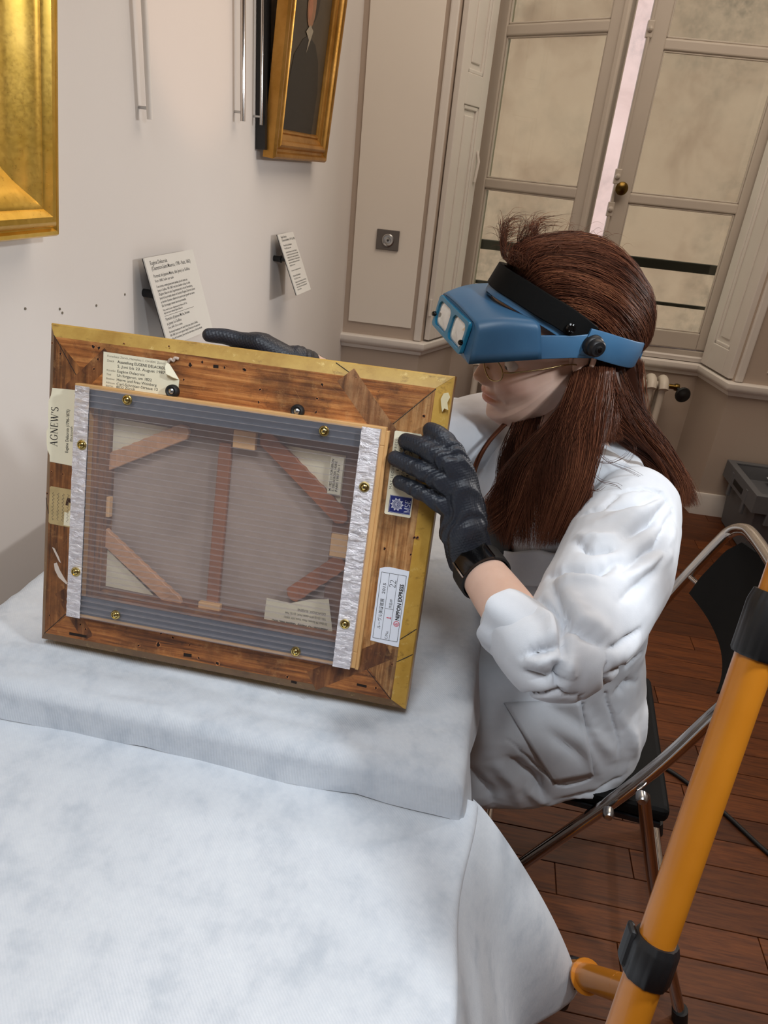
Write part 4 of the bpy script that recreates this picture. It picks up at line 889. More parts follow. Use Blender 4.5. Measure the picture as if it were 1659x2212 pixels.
# ------------------------------------------------------------------ the seated woman
def remesh(mb, voxel, it=4, fac=.5):
    me = bpy.data.meshes.new('tmp'); me.from_pydata(mb.v, [], mb.f); ob = bpy.data.objects.new('tmp', me); COL.objects.link(ob)
    m = ob.modifiers.new('r', 'REMESH'); m.mode = 'VOXEL'; m.voxel_size = voxel
    if it: s = ob.modifiers.new('s', 'SMOOTH'); s.factor = fac; s.iterations = it
    dg = bpy.context.evaluated_depsgraph_get(); ev = ob.evaluated_get(dg); e = ev.to_mesh()
    v = np.empty(len(e.vertices) * 3); e.vertices.foreach_get('co', v); f = [tuple(p.vertices) for p in e.polygons]; ev.to_mesh_clear()
    bpy.data.objects.remove(ob); bpy.data.meshes.remove(me); return v.reshape(-1, 3), f
def vnormals(v, f):
    n = np.zeros_like(v); q = np.array([t if len(t) == 4 else (t[0], t[1], t[2], t[2]) for t in f])
    a = np.cross(v[q[:, 2]] - v[q[:, 0]], v[q[:, 3]] - v[q[:, 1]])
    for k in range(4): np.add.at(n, q[:, k], a)
    return n / np.maximum(np.linalg.norm(n, axis=1, keepdims=True), 1e-12)
def chain(mb, pts, rad, n=20, sub=6, ell=None):
    """tapered limb with round ends through joints pts"""
    P = catmull(pts, sub); R = [float(x[0]) for x in catmull([V(r, 0, 0) for r in rad], sub)]
    a, b = nrm(P[0] - P[1]), nrm(P[-1] - P[-2]); pre = [(P[0] + a * R[0] * sin(t), R[0] * cos(t)) for t in (1.35, 1.0, .6, .3)]; post = [(P[-1] + b * R[-1] * sin(t), R[-1] * cos(t)) for t in (.3, .6, 1.0, 1.35)]
    P = [p for p, r in pre] + P + [p for p, r in post]; R = [r for p, r in pre] + R + [r for p, r in post]
    return mb.tube(P, R, n, True, ell)
def npp(v):                              # vertices -> photograph pixels and depth
    d = v - CPOS; t = d @ CF; return 829.5 + FPX * (d @ CRT) / t, 1106 - FPX * (d @ CUP) / t, t
def on_surface(v, line, n=14):
    """lift a crease line drawn on the photograph onto the surface it crosses"""
    X, Y, T = npp(v); out = []
    L = [np.array(p, float) for p in line]
    seg = [np.linalg.norm(L[i + 1] - L[i]) for i in range(len(L) - 1)]; tot = sum(seg)
    for k in range(n + 1):
        s = tot * k / n; i = 0
        while i < len(seg) - 1 and s > seg[i]: s -= seg[i]; i += 1
        p = L[i] + (L[i + 1] - L[i]) * (s / max(seg[i], 1e-6))
        d = np.hypot(X - p[0], Y - p[1]); m = d < 7
        if not m.any(): continue
        j = np.where(m)[0]; out.append(v[j[np.argmin(T[j] + d[j] * .0005)]])
    return np.array(out)
def crease(v, nr, line, w, amp, fade=True, maxd=None):
    P = on_surface(v, line)
    if len(P) < 2: return np.zeros(len(v))
    best = np.full(len(v), 1e9); prm = np.zeros(len(v))
    lo, hi = P.min(0) - 4 * w, P.max(0) + 4 * w; m = np.all((v > lo) & (v < hi), axis=1); q = v[m]
    if not len(q): return np.zeros(len(v))
    bd = np.full(len(q), 1e9); bp = np.zeros(len(q)); K = len(P) - 1
    for i in range(K):
        d = P[i + 1] - P[i]; L = max(d @ d, 1e-12); t = np.clip((q - P[i]) @ d / L, 0, 1); e = np.linalg.norm(q - (P[i] + t[:, None] * d), axis=1)
        u = e < bd; bd[u] = e[u]; bp[u] = (i + t[u]) / K
    out = np.zeros(len(v)); g = np.exp(-(bd / w) ** (2.0 if amp > 0 else 1.25))
    if fade: g = g * np.sin(pi * np.clip(bp, .03, .97)) ** .6
    out[m] = amp * g; return out
def fnoise(v, s, seed=0.): return np.array([mnoise.noise(Vector((p[0] * s[0] + seed, p[1] * s[1] + seed * 2, p[2] * s[2] - seed))) for p in v])

# head frame: x out of the face, y to her left, z up through the crown
def hrot(a, p_, r):
    d = V(-cos(a), -sin(a), 0); l = V(sin(a), -cos(a), 0); u = V(0, 0, 1.)
    d, u = d * cos(p_) - u * sin(p_), u * cos(p_) + d * sin(p_); l, u = l * cos(r) - u * sin(r), u * cos(r) + l * sin(r); return d, l, u
HD, HL, HU = hrot(radians(16.4), radians(13.5), radians(7.4)); HO = V(.207, .970, 1.158)
def hd(x, y, z): return HO + HD * x + HL * y + HU * z
def hdv(a): a = np.asarray(a, float); return HO + a[..., 0:1] * HD + a[..., 1:2] * HL + a[..., 2:3] * HU

pe = thing('person', 'seated long-haired woman in a white lab coat and black gloves, holding the propped frame', 'person', (.43, 1.0, 0))

# skin ---------------------------------------------------------------
def skin_mat():
    t = NT('skin'); co = t.co(); n = t.noise(co, 30, 5); n2 = t.noise(co, 900, 3)
    at = t.n.new('ShaderNodeVertexColor'); at.layer_name = 'tint'
    c = t.ramp(n, [(.3, S(222, 184, 164)), (.7, S(232, 198, 180))]); t.col(t.mix(1., c, at.outputs[0], 'MULTIPLY'))
    t.p(Roughness=.45); t.b.inputs['Subsurface Weight'].default_value = .12; t.b.inputs['Subsurface Radius'].default_value = (.012, .005, .003); t.b.inputs['Subsurface Scale'].default_value = .5
    t.bump(n2, .06, .0004); return t.m
MT['skin'] = skin_mat()
# head surface, polar about (0,0,0) of the head frame
SAG = np.array([(-90, .070), (-80, .098), (-70, .112), (-62, .124), (-55, .131), (-51.5, .1325), (-47, .1305), (-43.5, .1285), (-40, .1220), (-36, .1175), (-30, .1130), (-25, .1080), (-20, .1050), (-12, .1000), (-6, .0960), (0, .0935), (8, .0955), (15, .0995), (25, .1065), (35, .1115), (45, .1150), (55, .1180), (65, .1205), (78, .1230), (90, .1240), (105, .1240), (120, .1215), (140, .1130), (155, .1040), (165, .0990), (180, .0920), (195, .0830), (210, .0760), (225, .0730), (240, .0700), (255, .0680), (270, .070)])
def headr(D):
    """D: unit directions (n,3); returns radius"""
    psi = np.degrees(np.arctan2(D[:, 2], D[:, 0])); psi = np.where(psi < -90, psi + 360, psi); rs = np.interp(psi, SAG[:, 0], SAG[:, 1])
    el = np.degrees(np.arcsin(np.clip(D[:, 2], -1, 1)))
    side = np.interp(el, [-90, -70, -58, -48, -38, -20, 0, 20, 40, 60, 90], [.06, .064, .066, .066, .066, .068, .0705, .0755, .084, .10, .12])
    sy = np.abs(D[:, 1]); return 1 / np.sqrt((1 - sy ** 2) / rs ** 2 + sy ** 2 / side ** 2)
NA, NE = 300, 240
az = np.concatenate([np.linspace(-70, 70, 200, endpoint=False), np.linspace(70, 290, 100, endpoint=False)]); el = np.concatenate([np.linspace(-89, -66, 20, endpoint=False), np.linspace(-66, 20, 170, endpoint=False), np.linspace(20, 89, 50)])
NE = len(el); NA = len(az)
AZ, EL = np.meshgrid(np.radians(az), np.radians(el)); D = np.stack([np.cos(EL) * np.cos(AZ), np.cos(EL) * np.sin(AZ), np.sin(EL)], -1).reshape(-1, 3)
hv = D * headr(D)[:, None]
def gz(z, c, s): return np.exp(-((z - c) / s) ** 2)
x, y, z = hv[:, 0].copy(), hv[:, 1].copy(), hv[:, 2].copy(); fr_ = np.clip((x - .02) / .04, 0, 1); ay = np.abs(y); dx = np.zeros(len(x)); dz = np.zeros(len(x)); dy = np.zeros(len(x))
nose_h = np.interp(z, [-.040, -.0355, -.031, -.026, -.020, -.014, -.006, .004, .014, .022], [0, .0015, .0105, .0170, .0185, .0160, .0120, .0075, .0035, 0.])
nose_w = np.interp(z, [-.040, -.032, -.026, -.018, -.006, .006, .02], [.014, .0135, .0125, .0098, .0072, .0068, .0085])
dx += nose_h * np.exp(-(ay / nose_w) ** 2.3)
dx += .0065 * np.exp(-((ay - .0125) / .0052) ** 2) * gz(z, -.029, .0062)                     # wings of the nose
dx -= .0040 * np.exp(-((ay - .0065) / .0036) ** 2) * gz(z, -.0355, .0026)                    # nostrils
dx -= .0020 * np.exp(-((ay - .0185) / .004) ** 2) * gz(z, -.031, .010)                       # fold beside the wing
lipw = .0245; lm = np.clip(1 - (ay / lipw) ** 2, 0, 1)
dx += .0050 * gz(z, -.0485, .0048) * lm ** .8 - .0008 * np.exp(-(ay / .004) ** 2) * gz(z, -.044, .004)
dx += .0052 * gz(z, -.0605, .0052) * lm ** .7
dx -= .0052 * gz(z, -.0544 + .0010 * np.cos(ay / lipw * pi), .0019) * np.clip(1 - (ay / .027) ** 4, 0, 1)
dx -= .0026 * np.exp(-((ay - .0275) / .005) ** 2) * gz(z, -.0545, .005)
dx -= .0034 * gz(z, -.0715, .0060) * np.exp(-(ay / .022) ** 2)
dx += .0040 * gz(z, -.0880, .0105) * np.exp(-(ay / .017) ** 2)
sock = np.exp(-((ay - .032) / .016) ** 2) * gz(z, .002, .0125); dx -= .0085 * sock
dx += .0035 * gz(z, .020, .008) * np.exp(-((ay - .028) / .022) ** 2)                          # brow ridge
chk = np.exp(-((ay - .046) / .020) ** 2) * gz(z, -.026, .020); dx += .0042 * chk; dy += .0020 * chk * np.sign(y)
dx -= .0016 * np.exp(-((ay - .052) / .014) ** 2) * gz(z, -.058, .018)
hv[:, 0] += dx * fr_; hv[:, 1] += dy * fr_; hv[:, 2] += dz
tint = np.ones((len(hv), 3))
lipmask = np.clip(1.25 * fr_ * lm ** .5 * np.clip(gz(z, -.0485, .0056) + gz(z, -.0600, .0060), 0, 1) - .28, 0, 1)
tint = tint * (1 - lipmask[:, None]) + lipmask[:, None] * np.array([.86, .56, .54])
brow = fr_ * np.exp(-((ay - .030) / .017) ** 4) * gz(z, .0215 + .003 * np.exp(-((ay - .034) / .01) ** 2), .0034); tint *= (1 - .72 * np.clip(brow, 0, 1))[:, None]
flush = fr_ * np.exp(-((ay - .044) / .020) ** 2) * gz(z, -.026, .018); tint *= 1 - flush[:, None] * np.array([.0, .10, .10])
hf = [(j * NA + i, j * NA + (i + 1) % NA, (j + 1) * NA + (i + 1) % NA, (j + 1) * NA + i) for j in range(NE - 1) for i in range(NA)]
hf += [tuple(reversed(range(NA))), tuple(range((NE - 1) * NA, NE * NA))]
HEADV = hdv(hv)

# joints
SHL, ELB, WRI = V(.312, .835, 1.000), V(.176, .545, .938), V(.106, .716, .956)
SHR = V(.215, 1.120, .995); ELR = pt(905, 965, 1.03); WRR = pt(665, 800, .955)
UL = nrm(V(.26, -.965, 0)); UF = V(UL[1], -UL[0], 0)               # chest: her left, her front
PL_ = nrm(V(-.20, -.98, 0)); PF = V(PL_[1], -PL_[0], 0)            # pelvis
UF = UF if UF[0] < 0 else -UF; PF = PF if PF[0] < 0 else -PF
TOR = [(.445, (.380, 1.005), .115, .165, 1), (.52, (.380, 1.005), .118, .165, 1), (.60, (.372, 1.002), .110, .154, .9), (.68, (.348, .998), .108, .140, .7), (.77, (.318, .990), .118, .142, .4), (.86, (.302, .983), .130, .152, .15), (.93, (.276, .976), .128, .158, 0), (.985, (.268, .972), .100, .150, 0), (1.025, (.270, .970), .066, .110, 0), (1.055, (.256, .968), .050, .058, 0)]
def torso(mb, ins=0., extra=None, top=99):
    rings = []
    for z, c, a, b, k in TOR:
        if z > top: break
        f = nrm(UF * (1 - k) + PF * k); l = nrm(UL * (1 - k) + PL_ * k); ring = []
        for i in range(40):
            t = 2 * pi * i / 40; e = .86
            ring.append(V(c[0], c[1], z) + f * (a - ins) * copysign(abs(cos(t)) ** e, cos(t)) + l * (b - ins) * copysign(abs(sin(t)) ** e, sin(t)))
        rings.append(ring)
    return mb.loft(rings)
# body (skin): torso, neck, arms, legs as one surface, then the head
bm_ = MB(); torso(bm_, .026)
chain(bm_, [V(.266, .972, 1.02), hd(-.030, 0, -.085), hd(-.018, 0, -.03)], [.050, .048, .052])
chain(bm_, [SHL + V(-.01, .03, -.035), (SHL + ELB) / 2 + V(0, 0, -.012), ELB], [.034, .032, .022]); chain(bm_, [ELB, ELB * .62 + WRI * .38, WRI], [.022, .0300, .0245])
chain(bm_, [SHR + V(0, -.02, -.02), (SHR + ELR) / 2, ELR], [.036, .036, .034]); chain(bm_, [ELR, (ELR + WRR) / 2, WRR], [.036, .036, .026])
HPL, HPR = V(.375, .930, .540), V(.375, 1.080, .540); KNL, KNR = V(.035, .935, .530), V(.045, 1.120, .525); ANL, ANR = V(.085, .930, .085), V(.10, 1.13, .085)
for h, k, a in ((HPL, KNL, ANL), (HPR, KNR, ANR)):
    chain(bm_, [h, (h + k) / 2, k], [.080, .070, .054]); chain(bm_, [k, k * .65 + a * .35 + V(.012, 0, 0), a], [.052, .050, .034]); chain(bm_, [a + V(.01, 0, -.03), a + V(-.06, 0, -.050), a + V(-.13, 0, -.062)], [.034, .030, .020])

# hands ---------------------------------------------------------------
def fpz(px, py, z): x_, y_ = fl_(px, py, z); return fw(x_, y_, z)
# her left hand: fingers on the back of the frame, thumb behind it
LH = dict(index=[(930, 929, .0085), (952, 942, .017), (978, 973, .020), (998, 1020, .014)], middle=[(877, 953, .0085), (914, 966, .020), (955, 990, .026), (997, 1030, .016)],
          ring=[(853, 990, .0085), (897, 1010, .019), (945, 1033, .024), (990, 1060, .014)], little=[(862, 1041, .0080), (900, 1058, .016), (938, 1080, .018), (982, 1104, .012)])
LR = dict(index=[.0088, .0098, .0112, .0128], middle=[.0090, .0102, .0116, .0132], ring=[.0084, .0096, .0110, .0126], little=[.0076, .0086, .0098, .0115])
def left_hand(mb, g):
    for k in LH: chain(mb, [fpz(*q) for q in LH[k]], [r + g for r in LR[k]], 18, 6)
    base = [fpz(*LH[k][3]) for k in LH]
    heel = [fpz(1022, 1130, .006), fpz(1012, 1140, .006), fpz(1000, 1146, .006), fpz(978, 1152, .006)]
    for b, h in zip(base, heel): chain(mb, [b, (b + h) / 2, h], [.0135 + g, .0150 + g, .0150 + g], 18, 5)
    chain(mb, [(base[1] + base[2]) / 2, fpz(1000, 1120, .006), (WRI + fpz(1003, 1160, .010)) / 2], [.017 + g, .021 + g, .022 + g], 18, 5)
    w1 = fpz(1000, 1140, .006); chain(mb, [w1, (w1 + WRI) / 2, WRI, WRI + (ELB - WRI) * .06], [.0235 + g, .0255 + g, .0260 + g, .0262 + g], 20, 5)
    th = [fpz(1022, 1120, -.004), fpz(1012, 1072, -.036), fpz(985, 1046, -.060), fpz(950, 1028, -.072)]
    chain(mb, th, [.016 + g, .0145 + g, .0118 + g, .0098 + g], 18, 6)
# her right hand: index lies along the top edge, the rest grips the gilded side
def right_hand(mb, g):
    P = lambda px, py, z: fpz(px, py, z)
    chain(mb, [P(452, 724, -.070), P(486, 727, -.074), P(520, 736, -.076), P(560, 742, -.074)], [.0085 + g, .0095 + g, .0105 + g, .0125 + g], 18, 6)
    chain(mb, [P(520, 800, -.064), P(512, 768, -.078), P(540, 738, -.088), P(572, 742, -.084)], [.0085 + g, .0098 + g, .0108 + g, .0125 + g], 18, 6)
    chain(mb, [P(548, 815, -.064), P(542, 780, -.080), P(562, 752, -.090), P(590, 756, -.088)], [.0085 + g, .0096 + g, .0106 + g, .0122 + g], 18, 6)
    chain(mb, [P(580, 825, -.066), P(575, 795, -.080), P(590, 772, -.090), P(606, 775, -.090)], [.0076 + g, .0086 + g, .0096 + g, .0112 + g], 18, 6)
    for a in ((560, 742, -.074), (574, 744, -.084), (592, 757, -.088), (606, 774, -.088)): chain(mb, [P(*a), P(a[0] * .45 + 640 * .55, a[1] * .45 + 786 * .55, a[2] - .006), P(648, 790 + (a[1] - 750) * .3, -.098)], [.0125 + g, .0145 + g, .0150 + g], 18, 5)
    chain(mb, [P(610, 768, -.084), P(575, 800, -.066), P(545, 818, -.0665), P(520, 828, -.0665)], [.0150 + g, .0125 + g, .0100 + g, .0090 + g], 18, 5)
    w = P(640, 784, -.096); chain(mb, [w, (w + WRR) / 2, WRR, WRR + (ELR - WRR) * .12], [.022 + g, .024 + g, .0255 + g, .026 + g], 20, 5)
left_hand(bm_, -.0032); right_hand(bm_, -.0032)
bv, bf = remesh(bm_, .0042, 5)
nb = len(bv); allv = np.vstack([bv, HEADV]); allf = list(bf) + [tuple(i + nb for i in q) for q in hf]
# ears
eb_ = MB()
for s in (1, -1):
    E0 = lambda a, b, c: hd(a, s * b, c)
    rim = [E0(.010, .070, -.034), E0(.003, .074, -.030), E0(-.008, .080, -.012), E0(-.016, .084, .006), E0(-.014, .085, .022), E0(-.004, .083, .030), E0(.006, .079, .027), E0(.010, .074, .016), E0(.008, .071, .004)]
    eb_.tube(catmull(rim, 5), [.0052] * 6 + [.0036] * 29 + [.003] * 6, 10)
    eb_.sphere(E0(.004, .072, -.030), .0072, 12, 8); eb_.sphere(E0(-.004, .074, .003), (.012, .006, .022), 14, 10, np.array([HD, HL, HU]))
ne = len(allv); allv = np.vstack([allv, np.array(eb_.v)]); allf += [tuple(i + ne for i in q) for q in eb_.f]
body = put('body', allv, allf, MT['skin'], pe, smooth=170)
ca = body.data.color_attributes.new('tint', 'FLOAT_COLOR', 'POINT'); tc = np.ones((len(allv), 4)); tc[nb:nb + len(hv), :3] = tint; ca.data.foreach_set('color', tc.ravel())
for s in (1, -1): MB().sphere(hd(.0708, s * .032, .001), .0122, 18, 12).put('eye', plain('eye_white', S(226, 220, 214), .2), pe, smooth=60); MB().sphere(hd(.0778, s * .0325, -.001), (.0056, .0056, .0056), 14, 10).put('iris', plain('brown_iris', S(70, 44, 28), .2), pe, smooth=60)
MB().tube([hd(.006, .0775, -.0345), hd(.006, .0785, -.038)], .0018, 8).put('earring', MT['brass'], pe, smooth=60)

# gloves ---------------------------------------------------------------
def glove_mat():
    t = NT('black_nitrile'); co = t.co(rot=(.5, .4, .78)); v = t.n.new('ShaderNodeTexVoronoi'); t.l.new(co, v.inputs[0]); v.inputs['Scale'].default_value = 340; v.inputs['Randomness'].default_value = .25
    n = t.noise(t.co(), 14, 4); t.col(t.ramp(n, [(.3, S(30, 34, 42)), (.7, S(41, 45, 55))])); t.p(Roughness=.46); t.b.inputs['Specular IOR Level'].default_value = .45
    t.bump(v.outputs['Distance'], .55, .0009); return t.m
MT['glove'] = glove_mat()
def glove(fn, wr, el_, name, amp):
    m = MB(); fn(m, .0006); v, f = remesh(m, .0019, 4); n = vnormals(v, f)
    ax_ = nrm(el_ - wr); s = (v - wr) @ ax_; m_ = np.clip((s + .050) / .03, 0, 1)
    w = np.array([mnoise.noise(Vector((a * 55, b * 30, c * 30))) for a, b, c in zip(s, v @ UL, v[:, 2])])
    wr_ = np.sin((s + .0035 * w * 2) * 2 * pi / .0105 + w * 2.2); v = v + n * (amp * m_ * (wr_ * .9 + w * .8))[:, None]
    far = np.clip((s - .005) / .02, 0, 1); v = v + n * (.0012 * far)[:, None]
    return put(name, v, f, MT['glove'], pe, smooth=170)
glove(left_hand, WRI, ELB, 'glove', .00125); glove(right_hand, WRR, ELR, 'glove', .0010)
# wristband ---------------------------------------------------------------
WX = nrm(ELB - WRI); wb_t = thing('wristband', 'glossy black fitness band on the wrist above the left glove cuff', 'wristband', WRI)
wu = nrm(CPOS - WRI - WX * ((CPOS - WRI) @ WX)); wv = np.cross(WX, wu); WC = WRI + WX * .033
def wring(r, off, n=48, sx=1.0): return [WC + WX * off + r * (wu * cos(2 * pi * k / n) * .98 + wv * sin(2 * pi * k / n) * 1.06) for k in range(n)]
R0_ = .0272
MB().loft([wring(R0_, -.0130), wring(R0_ + .0022, -.0122), wring(R0_ + .0026, 0), wring(R0_ + .0022, .0122), wring(R0_, .0130)], caps=False).put('strap', MT['rubber'], wb_t, smooth=50)
scn = MB(); rings = []
for off in (-.0137, -.0128, .0128, .0137):
    rr = R0_ + (.0022 if abs(off) > .0134 else .0046); rings.append([WC + WX * off + rr * (wu * cos(a) * .98 + wv * sin(a) * 1.06) for a in np.linspace(-.75, .62, 18)])
vv = [p for r in rings for p in r]; ff = [(i * 18 + k, i * 18 + k + 1, (i + 1) * 18 + k + 1, (i + 1) * 18 + k) for i in range(3) for k in range(17)]
o = put('screen', vv, ff, MT['black_gloss'], wb_t, smooth=40); o.modifiers.new('s', 'SOLIDIFY').thickness = .0022
MB().box(WC + WX * -.0133 + (R0_ + .0044) * (wu * cos(.66) + wv * sin(.66)), WX * .0266, wv * .0016, wu * .0016).put('bezel', MT['chrome'], wb_t)

# lab coat ---------------------------------------------------------------
def coat_mat():
    t = NT('white_cotton'); co = t.co(); n = t.noise(co, 16, 5, .6); w = t.noise(co, 1100, 2); t.col(t.ramp(n, [(.3, S(194, 198, 205)), (.7, S(206, 209, 215))])); t.p(Roughness=.85); t.b.inputs['Specular IOR Level'].default_value = .2
    t.b.inputs['Sheen Weight'].default_value = .15; t.bump(t.math('ADD', w, n), .18, .0006); return t.m
MT['coat'] = coat_mat()
cm = MB(); torso(cm, -.006, top=1.03)
SLV = [(pt(1368, 1102, .895), .058), (pt(1348, 1168, .850), .065), (pt(1302, 1270, .775), .066), (pt(1240, 1375, .705), .056), (pt(1192, 1420, .672), .046), (pt(1148, 1398, .674), .039), (pt(1108, 1358, .690), .032)]
chain(cm, [p for p, r in SLV], [r for p, r in SLV], 28, 6)
chain(cm, [V(.270, .945, .998), V(.290, .885, .984), SHL + V(.000, .01, -.026)], [.050, .053, .054], 24)
chain(cm, [V(.255, 1.0, 1.0), SHR + V(0, -.03, .004), SHR], [.055, .060, .060], 24)
chain(cm, [SHR, (SHR + ELR) / 2, ELR, ELR * .6 + WRR * .4], [.062, .060, .056, .048], 24)
# skirt of the coat over the lap
rings = []
for xx, yc, hw, zc, hz in ((.468, 1.00, .125, .545, .070), (.440, 1.0, .150, .540, .092), (.38, 1.0, .168, .535, .104), (.30, .995, .178, .520, .112), (.18, .99, .185, .515, .108), (.06, .99, .185, .52, .090), (-.02, .99, .175, .52, .075)):
    ring = []
    for i in range(40):
        t = 2 * pi * i / 40; e = .62; cy, cz = copysign(abs(cos(t)) ** e, cos(t)), copysign(abs(sin(t)) ** e, sin(t)); ring.append(V(xx, yc + hw * cy, zc + hz * cz - .030 * (cz < 0) * (abs(cy) > .6)))
    rings.append(ring)
cm.loft(rings)
cv, cf_ = remesh(cm, .0033, 7); cn = vnormals(cv, cf_); dsp = np.zeros(len(cv))
dsp += .0040 * fnoise(cv, (9, 9, 6), 3.1) + .0016 * fnoise(cv + .25 * np.roll(cv, 1, axis=1), (22, 9, 30), 7.7) + .0005 * fnoise(cv, (70, 70, 50), 1.7)
CR_ = [  # crease line, width, depth
 ([(1440, 1060), (1385, 1085), (1300, 1098)], .010, -.008), ([(1425, 1078), (1360, 1105), (1290, 1125)], .011, .006), ([(1452, 1078), (1410, 1120), (1350, 1158)], .010, -.009), ([(1440, 1062), (1400, 1100), (1340, 1135)], .010, .006),
 ([(1460, 1105), (1430, 1170), (1345, 1225)], .011, -.009), ([(1462, 1130), (1440, 1200), (1350, 1250)], .012, .007), ([(1455, 1170), (1420, 1230), (1340, 1300)], .010, -.006), ([(1242, 1166), (1280, 1182), (1330, 1178)], .009, -.009), ([(1240, 1150), (1290, 1158), (1335, 1150)], .010, .006),
 ([(1180, 1232), (1230, 1224), (1290, 1228), (1335, 1206)], .011, -.013), ([(1200, 1245), (1250, 1246), (1310, 1240)], .012, .008), ([(1178, 1240), (1197, 1276), (1232, 1345), (1300, 1392)], .009, -.008), ([(1215, 1265), (1260, 1330), (1330, 1370)], .014, .007),
 ([(1160, 1288), (1208, 1320), (1222, 1378), (1214, 1446)], .008, -.011), ([(1145, 1300), (1190, 1335), (1200, 1385)], .010, .008), ([(1128, 1416), (1170, 1402), (1212, 1392)], .008, -.008), ([(1140, 1436), (1180, 1425), (1205, 1418)], .009, .006), ([(1198, 1432), (1206, 1495)], .007, -.009), ([(1225, 1405), (1230, 1470)], .010, .007), ([(1120, 1450), (1160, 1470), (1195, 1465)], .009, -.006),
 ([(1325, 1064), (1397, 1053), (1434, 1057), (1463, 1097), (1467, 1130)], .0030, -.0035), ([(1250, 1110), (1300, 1092), (1340, 1065)], .006, -.004),
 ([(1318, 1401), (1355, 1390), (1392, 1362)], .0045, -.006), ([(1322, 1457), (1360, 1446), (1392, 1412)], .0045, -.006), ([(1320, 1428), (1356, 1418), (1392, 1388)], .012, .005),
 ([(1314, 1420), (1310, 1506), (1336, 1590), (1338, 1640)], .0035, -.004), ([(1330, 1500), (1360, 1480), (1385, 1475)], .012, -.006), ([(1340, 1540), (1370, 1590), (1385, 1640)], .014, .006),
 ([(1082, 1515), (1140, 1508), (1202, 1502), (1255, 1511)], .0040, -.005), ([(1255, 1511), (1254, 1562)], .0035, -.004), ([(1099, 1600), (1150, 1650), (1213, 1704), (1276, 1692), (1284, 1650)], .0035, -.004),
 ([(1250, 1520), (1290, 1590), (1330, 1640)], .016, .008), ([(1180, 1580), (1220, 1610), (1265, 1640)], .013, -.008), ([(1200, 1560), (1260, 1600), (1300, 1680)], .014, .007), ([(1100, 1640), (1160, 1690), (1190, 1760)], .016, -.010), ([(1060, 1640), (1110, 1700), (1130, 1770)], .016, .008), ([(1010, 1660), (1060, 1720), (1075, 1775)], .014, -.008), ([(1130, 1700), (1180, 1740), (1240, 1745)], .013, .008), ([(1220, 1730), (1290, 1720), (1350, 1680)], .012, -.006)]
for ln, w, a in CR_: dsp += crease(cv, cn, ln, w * (.52 if a < 0 else .70), a * (1.6 if a < 0 else .95))
cv = cv + cn * dsp[:, None]
coat = put('lab_coat', cv, cf_, MT['coat'], pe, smooth=170)
# rolled cuff
ca_, cb_ = SLV[-1][0], SLV[-2][0]; cx_ = nrm(WRI - ELB); c0_ = pt(1098, 1344, .692); cx_ = nrm(pt(1042, 1300, .708) - pt(1122, 1354, .690))
def cring(off, r, n=56, ph=0.):
    u = nrm(np.cross(cx_, ZZ)); w = np.cross(cx_, u); return [c0_ + cx_ * (off + .004 * sin(2 * a + ph) + .002 * sin(5 * a)) + (u * cos(a) + w * sin(a)) * (r * (1 + .05 * sin(3 * a + 1 + ph) + .03 * sin(7 * a))) for a in [2 * pi * k / n for k in range(n)]]
rg = [cring(-.010, .0275), cring(.010, .0290), cring(.0165, .0300), cring(.0180, .0318), cring(.012, .0340), cring(-.008, .0352, ph=.3), cring(-.022, .0352, ph=.3), cring(-.0265, .0330, ph=.3), cring(-.024, .030, ph=.3)]
cu_ = MB().loft(rg, caps=False).put('rolled_cuff', MT['coat'], pe, smooth=60, sub=1)
# collar, placket and chest panel
def patch(name, quad, lift, mat, n=14, th=.003, bend=None, tmin=0.):
    """cloth piece laid on the coat: corner pixels -> coat surface -> lifted outwards"""
    Q = [np.array(q, float) for q in quad]; X, Y, T = npp(cv); T = np.where(T < tmin, 9., T); X = np.where(T > 8, 1e6, X); P = []
    for j in range(n + 1):
        for i in range(n + 1):
            a, b = i / n, j / n; q = (Q[0] * (1 - a) + Q[1] * a) * (1 - b) + (Q[3] * (1 - a) + Q[2] * a) * b
            d = np.hypot(X - q[0], Y - q[1]); k = np.argsort(d)[:12]; k = k[T[k] < T[k].min() + .03]
            tt = np.average(T[k], weights=1 / (d[k] + .5)); p = pt(q[0], q[1], tt); nn = nrm(cn[k].mean(0)); P.append(p + nn * (lift + (bend(a, b) if bend else 0)))
    f = [(j * (n + 1) + i, j * (n + 1) + i + 1, (j + 1) * (n + 1) + i + 1, (j + 1) * (n + 1) + i) for j in range(n) for i in range(n)]
    o = put(name, P, f, mat, pe, smooth=170); s = o.modifiers.new('s', 'SOLIDIFY'); s.thickness = th; s.offset = 0; return o
patch('pocket', [(1088, 1520), (1254, 1513), (1282, 1672), (1196, 1690)], .0022, MT['coat'], bend=lambda a, b: .002 * sin(pi * a) * (1 - b), tmin=.80)
DK = plain('dark_top_fabric', S(24, 24, 27), .8, var=.1)
patch('dark_top', [(1048, 1085), (1100, 1070), (1108, 1192), (1064, 1200)], .004, DK, tmin=.86)
patch('coat_bib', [(1098, 1186), (1222, 1186), (1200, 1262), (1092, 1262)], .006, MT['coat'], tmin=.86, bend=lambda a, b: .004 * sin(a * 9) * (1 - b))
